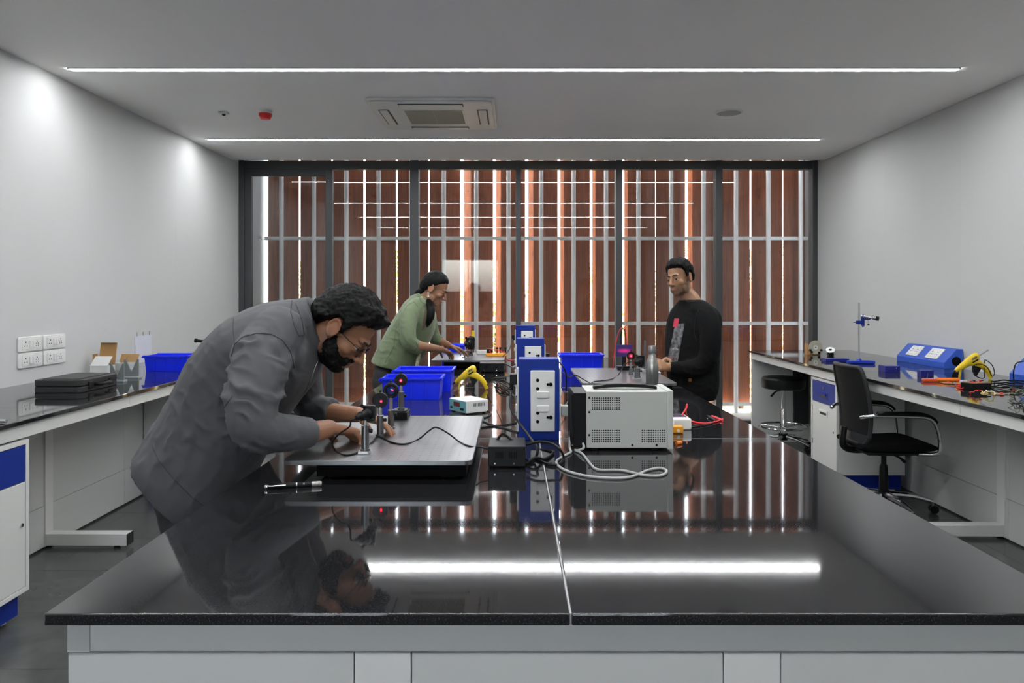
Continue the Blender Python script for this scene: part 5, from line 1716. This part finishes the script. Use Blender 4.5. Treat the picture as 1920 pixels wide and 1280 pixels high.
def eyes(M, t, iris=(.02, .012, .008), closed=0.0):
    for s_ in (-1, 1):
        c = M @ Vector((.0725, s_ * .031, -.0015))
        e = MB().ball((0, 0, 0), .0118, 16, 10)
        e.xf(Matrix.Translation(c) @ M.to_3x3().normalized().to_4x4())
        o = e.build('eye', mat('eye_white', (.38, .34, .31), .35), t, ang=180)
        fx = (M.to_3x3() @ Vector((1, .0, -.12 - closed))).normalized()
        sc = M.to_scale().x
        MB().lathe([(0, .0012), (.0062 * sc, .0004), (.0066 * sc, -.001)], c + fx * .0115 * sc, 14, fx).build('iris', mat('dark_iris', iris, .15), o)

def brow_mesh(M, t, m, lift=0.0):
    for s_ in (-1, 1):
        pts = [M @ Vector((x, s_ * y, z + lift)) for x, y, z in ((.0925, .010, .021), (.0915, .022, .0265), (.083, .038, .027), (.071, .050, .021))]
        MB().tube(pts, [.0028, .0042, .0036, .0014], 8, 4).build('eyebrow', m, t, ang=180)

def skin_cols(me, Minv, base, beard=0.0, beard_col=(.03, .02, .015), lips=(.30, .10, .08), moust=0.0, head_z=-.16):
    P = coords(me)
    n = len(P)
    C = np.tile(np.array(base, dtype=np.float32), (n, 1))
    h = np.c_[P, np.ones(n)] @ np.array(Minv).T
    x, y, z = h[:, 0], h[:, 1], h[:, 2]
    inhead = (z > head_z) & (np.abs(y) < .1) & (x > -.14) & (x < .14)
    lp = np.exp(-(((y) / .021) ** 4) - ((z + .067) / .0095) ** 4) * (x > .078) * inhead
    C = C * (1 - lp[:, None] * .8) + np.array(lips) * lp[:, None] * .8
    warm = np.exp(-((y / .018) ** 2) - ((z + .03) / .022) ** 2) * (x > .085) * inhead * .25
    ear = (np.abs(y) > .072) * (np.abs(z) < .045) * (np.abs(x + .01) < .04) * inhead * .35
    w = np.clip(warm + ear, 0, 1)[:, None]
    C = C * (1 - w) + np.array((base[0] * 1.15, base[1] * .78, base[2] * .72)) * w
    if beard:
        jaw = 1 / (1 + np.exp((z + .052 - .55 * np.clip(.055 - x, 0, .09)) / .006))
        jaw *= 1 / (1 + np.exp(-(x + .012) / .006))
        jaw *= 1 / (1 + np.exp(-(z + .125) / .008))
        ms = np.exp(-((y / .032) ** 4) - ((z + .051) / .0085) ** 4) * (x > .07) * moust
        nz = np.array([.75 + .35 * noise.noise(Vector(p) * 260) for p in P])
        k = np.clip(np.maximum(jaw, ms) * (1 - lp) * inhead * beard * nz, 0, 1)[:, None]
        C = C * (1 - k) + np.array(beard_col) * k
    return np.clip(C, 0, 1)

def ray_px(bvh, px, py):
    o = Vector((0, 0, H))
    d = (W(px, py, 1.0) - o).normalized()
    hit, n_, _, _ = bvh.ray_cast(o, d)
    return hit, n_

def seam(obj_mesh_world, pts_px, r, m, parent, name='seam', lift=.0006, sub=8, label=None):
    """thin piping laid on the cloth surface through points seen in the photograph"""
    P = []
    fl = []
    for (a, b), (c, d) in zip(pts_px, pts_px[1:]):
        for k in range(sub):
            fl.append((a + (c - a) * k / sub, b + (d - b) * k / sub))
    fl.append(pts_px[-1])
    for px, py in fl:
        h, n_ = ray_px(obj_mesh_world, px, py)
        if h is not None and (not P or (h - P[-1]).length < .08):
            P.append(h + n_ * lift)
    if len(P) > 3:
        return MB().tube(P, r, 6, 1).build(name, m, parent, ang=180, label=label)

HAIR = mat('black_hair', (.0035, .0032, .0034), .5, noise_amt=.5, noise_scale=40, bump=.5, bump_scale=220, spec=.14)
EYEB = mat('brow_hair', (.012, .009, .008), .7)
def secs_px(rows, D, tilt=0.0):
    """rows of (back px, front px, half width) at depth D, seen from the side -> (centre, u, v)"""
    out = []
    for b, f_, hw in rows:
        B, Fp = W(b[0], b[1], D), W(f_[0], f_[1], D)
        out.append(((B + Fp) / 2, (Fp - B) / 2, Vector((0, hw, 0))))
    return out

def legs(t, hip, ys, foot_x, m, shoe, dirv=(1, 0, 0), hr=.13, k=1.0):
    mb = MB()
    dv = Vector(dirv)
    for y in ys:
        hx = Vector((hip.x, y, hip.z))
        kn = Vector((hip.x * .45 + foot_x * .55, y, .49)) + dv * .03
        an = Vector((foot_x, y, .09))
        mb.limb([hx, (hx + kn) / 2 + dv * .01, kn, (kn + an) / 2 - dv * .015, an], [.095 * k, .085 * k, .066 * k, .06 * k, .052 * k], 16, 4)
    mb.ball((hip.x, sum(ys) / 2, hip.z + .03), (hr, abs(ys[1] - ys[0]) / 2 + .095 * k, .12))
    me = union(mb, .011, 4)
    wrinkle(me, [((hip.x, ys[0], .5), (0, 0, 1), .03, .004, .12)], coarse=.004)
    o = mesh_part('trousers', me, m, t)
    for y in ys:
        s_ = MB()
        a = Vector((foot_x, y, 0))
        rings = []
        for u, w, h in ((-.075, .022, .05), (-.065, .034, .075), (-.02, .038, .085), (.04, .041, .072), (.10, .046, .05), (.15, .042, .038), (.185, .022, .022)):
            c = a + dv * u + Vector((0, 0, h / 2 + .001))
            rings.append(section(c, dv.cross(Vector((0, 0, 1))) * w, Vector((0, 0, h / 2)), 16, 2.8))
        s_.rings(rings).build('shoe', shoe, t, ang=60)
    return o

DENIM = mat('dark_denim', (.012, .016, .035), .8, bump=.3, bump_scale=700)
CHAR = mat('charcoal_trousers', (.022, .022, .024), .8, bump=.3, bump_scale=600)
SHOE = mat('dark_shoe', (.02, .018, .016), .5)

# ------------------------------------------------------------------ man in the grey jacket, bent over the near breadboard
D = 2.45
t = thing('person', 'bearded man in a grey jacket and glasses bending over the near breadboard', 'person', (-1.02, D, 0))
c46, s46 = math.cos(math.radians(46)), math.sin(math.radians(46))
HM = frame((c46, -.08, -s46), (s46, 0, c46), Vector((-.553, D, 1.3235)))
body = MB()
head_pieces(body, HM)
nk = [HM @ Vector((-.022, 0, -.03)), HM @ Vector((-.045, 0, -.09)), Vector((-.69, D, 1.305)), Vector((-.78, D, 1.24))]
body.limb(nk, [.056, .058, .062, .07], 18, 4)
wr = W(617, 803, 2.36)
body.limb([W(520, 814, 2.18), W(575, 812, 2.28), wr], [.040, .036, .0285], 14, 4)
hand_pieces(body, wr, W(690, 812, 2.475) - wr, (0.25, .15, -1), (0, 1, .25), (.62, .78, .85, .9), 1.04, .06, .6)
wl = W(672, 777, 2.63)
body.limb([W(590, 772, 2.70), W(630, 774, 2.66), wl], [.038, .034, .0275], 14, 4)
hand_pieces(body, wl, W(730, 795, 2.60) - wl, (-.1, -.25, -1), (.1, -1, .1), (.30, .34, .42, .55), 1.0, .12, .4)
trunk(body, [(Vector((-.80, D, 1.22)), Vector((.05, 0, -.05)), Vector((0, .10, 0))), (Vector((-.95, D, 1.05)), Vector((.06, 0, -.06)), Vector((0, .12, 0))), (Vector((-1.06, D, .86)), Vector((.07, 0, -.05)), Vector((0, .12, 0)))])
me = union(body, .0034, 3)
SK1 = mat('skin_warm_brown', (1, 1, 1), .52, attr='Col', bump=.12, bump_scale=500)
colour_attr(me, skin_cols(me, HM.inverted(), (.275, .125, .066), beard=.97, moust=.95, lips=(.2, .07, .05)))
mesh_part('body', me, SK1, t)

lineA = lerp_pts([(0, .50), (.5, .46), (.85, .36), (1.08, .10), (1.18, -.42), (1.30, -.42), (1.42, -.02), (1.68, -.02), (1.95, -.40), (2.4, -.72), (PI, -.85)])
me = hair_cap(HM, lineA, lambda az, el: .021 + .016 * max(0, math.cos(az)) * max(0, math.cos(el)) + .006 * max(0, el), seed=2, rough=.007, grain=(150, 60))
mesh_part('hair', me, HAIR, t)
# beard: a shallow shell over jaw and chin
bd = MB()
for c_, r_ in (((.062, 0, -.096), (.034, .034, .026)), ((.03, .036, -.078), (.044, .024, .036)), ((.03, -.036, -.078), (.044, .024, .036)), ((.010, .054, -.050), (.018, .013, .034)), ((.010, -.054, -.050), (.018, .013, .034)), ((.088, 0, -.0515), (.013, .029, .0065)), ((.022, .048, -.066), (.036, .019, .040)), ((.022, -.048, -.066), (.036, .019, .040)), ((.046, .036, -.082), (.036, .022, .032)), ((.046, -.036, -.082), (.036, .022, .032)), ((.03, 0, -.104), (.042, .036, .022)), ((.082, .026, -.062), (.012, .010, .016)), ((.082, -.026, -.062), (.012, .010, .016))):
    q = MB().ball(c_, r_, 18, 12)
    bd.add([HM @ Vector(v) for v in q.v], q.f)
me = union(bd, .0035, 3)
wrinkle(me, [], fine=.0035, fscale=150, coarse=.002, cscale=40)
mesh_part('beard', me, HAIR, t)
eyes(HM, t, closed=.5)
brow_mesh(HM, t, EYEB)
gl = thing_part = MB()
for s_ in (-1, 1):
    q = MB().ring((0, 0, 0), .0215, .0011, (1, 0, 0), 30, 6)
    q.v = [(x + .098 - abs(y + .0) * .1, y + s_ * .0325, z * .9 - .004) for x, y, z in q.v]
    gl.add([HM @ Vector(v) for v in q.v], q.f)
    gl.tube([HM @ Vector(p) for p in ((.0955, s_ * .053, .004), (.085, s_ * .068, .005), (.03, s_ * .079, .004), (-.01, s_ * .0805, .008))], .0013, 6, 4)
gl.tube([HM @ Vector(p) for p in ((.098, -.011, -.002), (.101, 0, .001), (.098, .011, -.002))], .0012, 6, 3)
go = gl.build('glasses', BLACK, t, ang=180)
for s_ in (-1, 1):
    q = MB().lathe([(0, 0), (.0205, 0), (.0205, .0008), (0, .0008)], (0, 0, 0), 24, (1, 0, 0))
    q.v = [(x + .098 - abs(y) * .1, y + s_ * .0325, z * .9 - .004) for x, y, z in q.v]
    q.xf(HM)
    q.build('lens', CGLASS, go)

jk = MB()
rows = [((272, 838), (405, 985), .215), ((283, 822), (425, 960), .222), ((303, 790), (455, 925), .212), ((335, 735), (500, 845), .20), ((372, 660), (548, 765), .212), ((430, 600), (590, 712), .222), ((500, 569), (603, 678), .195), ((548, 560), (604, 660), .125)]
trunk(jk, secs_px(rows, D), 4, 2.4)
trunk(jk, secs_px([((530, 564), (596, 672), .14), ((556, 560), (605, 662), .098), ((580, 556), (614, 654), .083)], D), 3, 2.2)
# sleeves
jk.limb([W(520, 625, 2.33), W(500, 655, 2.27), W(484, 700, 2.20), W(472, 760, 2.14), W(478, 806, 2.12), W(525, 812, 2.19), W(562, 812, 2.26), W(581, 811, 2.295)], [.085, .088, .086, .076, .062, .056, .051, .047], 20, 5, False)
jk.limb([W(545, 630, 2.58), W(560, 690, 2.68), W(575, 745, 2.73), W(588, 768, 2.71), W(612, 769, 2.685), W(624, 770, 2.67)], [.085, .08, .066, .056, .048, .043], 18, 5, False)
me = union(jk, .0062, 4)
wrinkle(me, [(W(480, 800, 2.08), (.5, .1, .9), .030, .020, .11), (W(490, 735, 2.12), (.35, .2, .95), .038, .022, .13), (W(500, 690, 2.15), (.5, 0, .85), .05, .022, .13), (W(550, 810, 2.2), (1, .3, 0), .03, .004, .06),
             (W(570, 640, 2.35), (1, 0, .3), .03, .012, .09), (W(330, 820, 2.3), (.85, 0, -.35), .06, .012, .22), (W(420, 760, 2.25), (.6, 0, .7), .05, .014, .18), (W(590, 760, 2.62), (.6, .2, .8), .026, .006, .08)], fine=.0008, coarse=.006, cscale=6, seed=1)
bvA = BVHTree.FromPolygons([v.co.copy() for v in me.vertices], [tuple(p.vertices) for p in me.polygons])
JKM = mat('grey_jacket_cloth', (.066, .068, .074), .72, noise_amt=.12, noise_scale=14, bump=.25, bump_scale=900, sheen=.05)
SEAM = mat('jacket_seam', (.035, .036, .04), .8)
ZIP = mat('zip_metal', (.4, .4, .42), .3, 1.0)
jo = mesh_part('jacket', me, JKM, t)
for nm, pts, r in (('seam', [(434, 668), (440, 645), (455, 632), (480, 625), (508, 626), (530, 638), (545, 660), (552, 690)], .0014), ('seam', [(438, 596), (437, 615), (440, 643)], .0012), ('seam', [(436, 742), (405, 785), (365, 840), (330, 886)], .0012),
                   ('hem_seam', [(284, 833), (297, 862), (325, 897), (360, 932), (400, 962)], .0012), ('seam', [(548, 560), (545, 585), (552, 612), (560, 630)], .0014), ('seam', [(555, 570), (566, 600), (570, 628), (560, 630)], .0014), ('collar_edge', [(576, 562), (585, 600), (597, 635), (603, 652)], .0022),
                   ('pocket_zip', [(438, 818), (412, 843), (386, 872)], .0030), ('pocket_zip', [(446, 826), (420, 850), (398, 876)], .0022), ('pocket_edge', [(434, 812), (408, 836), (382, 866)], .0012), ('front_zip', [(602, 660), (590, 690), (575, 730), (560, 765)], .0022), ('chest_pocket', [(523, 775), (540, 762), (556, 748)], .0018)):
    seam(bvA, pts, r, ZIP if nm == 'front_zip' else SEAM, jo, nm)
legs(t, Vector((-1.04, D, .84)), (2.35, 2.56), -1.0, CHAR, SHOE)

# ------------------------------------------------------------------ woman in the green tunic
D = 5.3
t = thing('person', 'woman in a green tunic with a ponytail leaning over the far breadboard', 'person', (-.95, D, 0))
a_ = math.radians(-29)
HM = frame((math.cos(a_), -.10, math.sin(a_)), (-math.sin(a_), 0, math.cos(a_)), Vector((-.552, D, 1.478)), .93)
body = MB()
head_pieces(body, HM, True, .85)
body.limb([HM @ Vector((-.022, 0, -.03)), HM @ Vector((-.045, 0, -.10)), W(790, 562, D), W(772, 580, D)], [.046, .044, .050, .06], 16, 4)
wr = W(829, 655, 5.47)
body.limb([W(772, 646, 5.060), W(795, 650, 5.120), wr], [.036, .033, .0235], 14, 4)
hand_pieces(body, wr, W(858, 668, 5.60) - wr, (.1, .1, -1), (0, 1, .2), (.35, .45, .5, .6), .92, .08, .5)
wl = W(842, 648, 5.56)
body.limb([W(812, 634, 5.520), W(828, 641, 5.490), wl], [.035, .031, .023], 14, 4)
hand_pieces(body, wl, W(880, 660, 5.60) - wl, (0, -.1, -1), (.1, -1, .1), (.25, .3, .4, .5), .92, .10, .4)
trunk(body, secs_px([((778, 565), (800, 580), .09), ((755, 600), (790, 625), .10), ((735, 640), (770, 665), .11)], D))
me = union(body, .0042, 3)
colour_attr(me, skin_cols(me, HM.inverted(), (.30, .145, .078), lips=(.28, .075, .06)))
mesh_part('body', me, SK1, t)
lineB = lerp_pts([(0, .52), (.5, .45), (.9, .30), (1.2, .02), (1.45, -.22), (1.7, -.45), (2.1, -.80), (PI, -1.02)])
me = hair_cap(HM, lineB, lambda az, el: .010 + .006 * max(0, el), seed=5, rough=.002, grain=(90, 6))
ho = mesh_part('hair', me, HAIR, t)
MB().tube([W(802, 541, 5.30), W(792, 545, 5.29), W(784, 550, 5.30), W(780, 556, 5.35), W(786, 563, 5.40)], [.022, .029, .028, .022, .012], 14, 5).build('ponytail', HAIR, t, ang=180)
MB().tube([W(801, 558, 5.34), W(805, 568, 5.22), W(808, 580, 5.15), W(807, 594, 5.13), W(803, 606, 5.13), W(801, 613, 5.15)], [.014, .024, .029, .027, .018, .004], 14, 5).build('ponytail_end', HAIR, t, ang=180)
MB().ring(W(796, 543, 5.300), .024, .006, (-.8, 0, -.35), 20, 8).build('hair_tie', BLACK, t)
for s_ in (-1, 1):      # lowered lids: only the lash line shows
    MB().tube([HM @ Vector(p) for p in ((.083, s_ * .018, -.008), (.0885, s_ * .028, -.0105), (.082, s_ * .043, -.007))], [.001, .0019, .001], 6, 4).build('lash_line', EYEB, t, ang=180)
brow_mesh(HM, t, EYEB)
er = HM @ Vector((-.012, -.088, -.045))
q = MB().ring(er, .006, .0013, (0, 1, 0), 16, 6)
q.lathe([(.001, 0), (.003, -.008), (.008, -.018), (.0085, -.022), (0, -.023)], er + Vector((0, 0, -.006)), 12)
q.build('earring', mat('silver', (.6, .58, .55), .3, 1.0), t)
jk = MB()
rows = [((697, 677), (770, 694), .200), ((703, 665), (777, 690), .202), ((714, 642), (790, 677), .196), ((728, 614), (800, 652), .172), ((744, 586), (815, 620), .178), ((760, 565), (818, 592), .168), ((773, 555), (812, 578), .10)]
trunk(jk, secs_px(rows, D), 4, 2.2)
trunk(jk, secs_px([((768, 556), (812, 582), .11), ((779, 550), (812, 573), .068), ((784, 547), (813, 570), .060)], D), 3, 2.0)
jk.limb([W(784, 572, 5.200), W(770, 588, 5.130), W(765, 615, 5.070), W(768, 640, 5.050), W(780, 649, 5.090), W(788, 651, 5.115)], [.062, .064, .060, .056, .050, .045], 16, 5, False)
jk.limb([W(796, 575, 5.420), W(806, 605, 5.500), W(812, 628, 5.530), W(822, 638, 5.500), W(827, 641, 5.495)], [.062, .06, .054, .046, .041], 16, 5, False)
me = union(jk, .0075, 3)
wrinkle(me, [(W(772, 642, 5.000), (.6, 0, .8), .03, .009, .09), (W(735, 630, 5.100), (.3, 0, .95), .05, .008, .18), (W(740, 680, 5.150), (.95, 0, -.3), .07, .009, .18), (W(780, 590, 5.150), (1, 0, .2), .035, .006, .1), (W(822, 632, 5.450), (.5, 0, .8), .03, .006, .07)], fine=.001, coarse=.007, cscale=7, seed=3)
bvB = BVHTree.FromPolygons([v.co.copy() for v in me.vertices], [tuple(p.vertices) for p in me.polygons])
KUR = mat('green_cotton', (.150, .195, .105), .82, noise_amt=.14, noise_scale=16, bump=.3, bump_scale=600, sheen=.2)
ko = mesh_part('tunic', me, KUR, t)
KS = mat('green_seam', (.08, .11, .055), .85)
for nm, pts, r in (('seam', [(744, 610), (738, 650), (722, 680)], .0016), ('shoulder_seam', [(758, 583), (764, 572), (776, 566), (784, 575)], .0016), ('cuff_seam', [(779, 639), (783, 650), (777, 660)], .0016), ('collar_edge', [(783, 551), (790, 566), (803, 573)], .002)):
    seam(bvB, pts, r, KS, ko, nm)
seam(bvB, [(798, 578), (796, 590), (794, 605), (793, 618)], .004, mat('pink_embroidery', (.35, .06, .10), .8, color2=(.12, .10, .07), noise_scale=120), ko, 'embroidered_placket')
MB().tube([W(790, 555, 5.230), W(794, 562, 5.230), W(799, 569, 5.260)], .0018, 6, 4).build('necklace', mat('gold', (.8, .5, .15), .3, 1.0), t)
MB().ring(W(839, 647, 5.55), .027, .0045, (1, -.1, -.25), 24, 8).build('wrist_watch', STEEL, t)
MB().tube([W(789, 658, 5.18), W(785, 670, 5.15), W(782, 682, 5.14), W(781, 692, 5.14)], [.008, .014, .012, .014], 8, 4).build('scarf_edge', mat('cream_cotton', (.55, .50, .36), .9, color2=(.2, .22, .13), noise_scale=90), t)
legs(t, Vector((-.897, D, .84)), (5.20, 5.40), -.93, CHAR, SHOE, hr=.088, k=.9)

# ------------------------------------------------------------------ man in the black sweatshirt
D = 4.9
t = thing('person', 'man in a printed black sweatshirt standing beside the bench', 'person', (1.18, D, 0))
HM = frame((-.73, -.67, -.10), (-.10, .07, 1), Vector((1.096, D, 1.545)), .95)
ft, lt = Vector((-.90, -.43, 0)), Vector((.43, -.90, 0))
body = MB()
head_pieces(body, HM)
nb = W(1296, 562, D)
body.limb([HM @ Vector((-.02, 0, -.03)), HM @ Vector((-.035, 0, -.10)), nb, nb + Vector((.02, 0, -.07))], [.052, .052, .058, .065], 16, 4)
wr = W(1251, 688, 4.75)
body.limb([W(1280, 690, 4.74), wr], [.036, .0285], 14, 4)
hand_pieces(body, wr, W(1232, 683, 4.68) - wr, (-.2, .75, -.6), (-.2, .3, 1), (.7, .8, .9, 1.0), .98, .05, .5)
wl = W(1249, 677, 4.93)
body.limb([W(1275, 672, 5.03), wl], [.036, .0285], 14, 4)
hand_pieces(body, wl, W(1230, 682, 4.82) - wl, (.0, -.6, -.75), (-.2, -.3, .9), (.6, .7, .8, .9), .98, .05, .5)
trunk(body, [(W(1297, 585, D), ft * .07, lt * .10), (W(1296, 650, D), ft * .08, lt * .11), (W(1297, 730, D), ft * .08, lt * .11)])
me = union(body, .0042, 3)
colour_attr(me, skin_cols(me, HM.inverted(), (.36, .19, .105), beard=.80, moust=.95, beard_col=(.035, .022, .016), lips=(.32, .11, .09)))
mesh_part('body', me, SK1, t)
lineC = lerp_pts([(0, .47), (.45, .48), (.8, .42), (1.02, .15), (1.15, -.40), (1.32, -.40), (1.45, .05), (1.7, .0), (2.0, -.30), (2.5, -.6), (PI, -.70)])
me = hair_cap(HM, lineC, lambda az, el: .010 + .014 * max(0, math.sin(el)) + .018 * max(0, math.cos(az)) * max(0, math.cos(el)) * max(0, math.sin(el)), seed=8, rough=.005, grain=(60, 30))
mesh_part('hair', me, HAIR, t)
eyes(HM, t, closed=.05)
brow_mesh(HM, t, EYEB)
jk = MB()
S = [(W(1298, 746, D), .115, .172), (W(1298, 738, D), .122, .180), (W(1298, 728, D), .130, .190), (W(1298, 700, D), .134, .194), (W(1297, 655, D), .135, .205), (W(1300, 612, D), .132, .215), (W(1302, 588, D), .112, .205), (W(1300, 573, D), .088, .145), (W(1296, 562, D), .070, .078)]
trunk(jk, [(c, ft * a, lt * b) for c, a, b in S], 4, 2.4)
jk.limb([W(1312, 580, 4.80), W(1326, 596, 4.73), W(1332, 635, 4.68), W(1327, 672, 4.68), W(1308, 688, 4.71), W(1278, 691, 4.74), W(1256, 690, 4.75)], [.066, .070, .066, .062, .056, .048, .042], 16, 5, False)
jk.limb([W(1290, 582, 5.02), W(1283, 600, 5.08), W(1280, 640, 5.14), W(1279, 665, 5.12), W(1264, 675, 5.03), W(1253, 677, 4.96)], [.066, .068, .062, .056, .048, .041], 16, 5, False)
me = union(jk, .0075, 3)
wrinkle(me, [(W(1320, 675, 4.62), (.5, 0, .85), .035, .010, .10), (W(1280, 690, 4.7), (1, 0, .2), .035, .006, .07), (W(1295, 715, 4.75), (.1, 0, 1), .045, .010, .14), (W(1310, 600, 4.68), (.7, 0, .6), .04, .006, .1)], fine=.001, coarse=.006, cscale=7, seed=6)
bvC = BVHTree.FromPolygons([v.co.copy() for v in me.vertices], [tuple(p.vertices) for p in me.polygons])
SWT = mat('black_sweatshirt', (.0045, .0045, .005), .9, bump=.3, bump_scale=700, spec=.2)
so = mesh_part('sweatshirt', me, SWT, t)
def patch(bv, quad, n, m_, name, parent, lift=.0015):
    """printed panel laid on the cloth: quad = tl, tr, br, bl in picture points"""
    g = []
    for j in range(n + 1):
        v = j / n
        for i in range(n + 1):
            u = i / n
            x = (quad[0][0] * (1 - u) + quad[1][0] * u) * (1 - v) + (quad[3][0] * (1 - u) + quad[2][0] * u) * v
            y = (quad[0][1] * (1 - u) + quad[1][1] * u) * (1 - v) + (quad[3][1] * (1 - u) + quad[2][1] * u) * v
            h, n_ = ray_px(bv, x, y)
            g.append(None if h is None else h + n_ * lift)
    fs = []
    k = n + 1
    for j in range(n):
        for i in range(n):
            q = (j * k + i, j * k + i + 1, j * k + k + i + 1, j * k + k + i)
            if all(g[x] is not None for x in q) and max((g[q[a]] - g[q[b]]).length for a, b in ((0, 2), (1, 3))) < .06:
                fs.append(q[::-1])
    vs = [x if x is not None else Vector((0, 0, 0)) for x in g]
    used = sorted({i for f_ in fs for i in f_})
    mp = {o: i for i, o in enumerate(used)}
    if fs:
        o = MB().add([vs[i] for i in used], [tuple(mp[i] for i in f_) for f_ in fs]).build(name, m_, parent, ang=180)
        return o
PR = mat('print_grey', (.22, .22, .23), .7, color2=(.01, .01, .012), noise_scale=38, detail=6)
patch(bvC, ((1266, 608), (1284, 606), (1270, 682), (1250, 684)), 16, PR, 'chest_print', so)
patch(bvC, ((1265, 597), (1274, 597), (1271, 613), (1262, 613)), 8, mat('print_red', (.55, .02, .06), .7), 'red_print', so, .0022)
patch(bvC, ((1262, 651), (1273, 653), (1272, 657), (1261, 655)), 6, mat('print_white', (.55, .55, .55), .7, color2=(.02, .02, .02), noise_scale=120), 'print_lettering', so, .0022)
patch(bvC, ((1253, 668), (1263, 668), (1262, 673), (1252, 673)), 6, mat('print_red_text', (.35, .02, .05), .7, color2=(.2, .2, .2), noise_scale=160), 'print_lettering', so, .0022)
patch(bvC, ((1291, 709), (1297, 709), (1297, 715), (1291, 715)), 4, mat('leather_tag', (.30, .12, .02), .7), 'leather_tag', so, .002)
RIB = mat('rib_black', (.012, .012, .013), .9)
seam(bvC, [(1284, 562), (1290, 566), (1300, 566), (1308, 561)], .004, RIB, so, 'neck_rib')
seam(bvC, [(1310, 580), (1303, 600), (1302, 625), (1306, 640)], .0016, RIB, so, 'shoulder_seam')
MB().tube([W(1246, 676, 4.88), W(1250, 681, 4.86)], .006, 8, 1).build('wrist_band', mat('orange_band', (.5, .22, .03), .6), t)
legs(t, Vector((1.185, D, .83)), (4.81, 4.99), 1.2, DENIM, SHOE, dirv=(-1, 0, 0), hr=.095, k=.85)
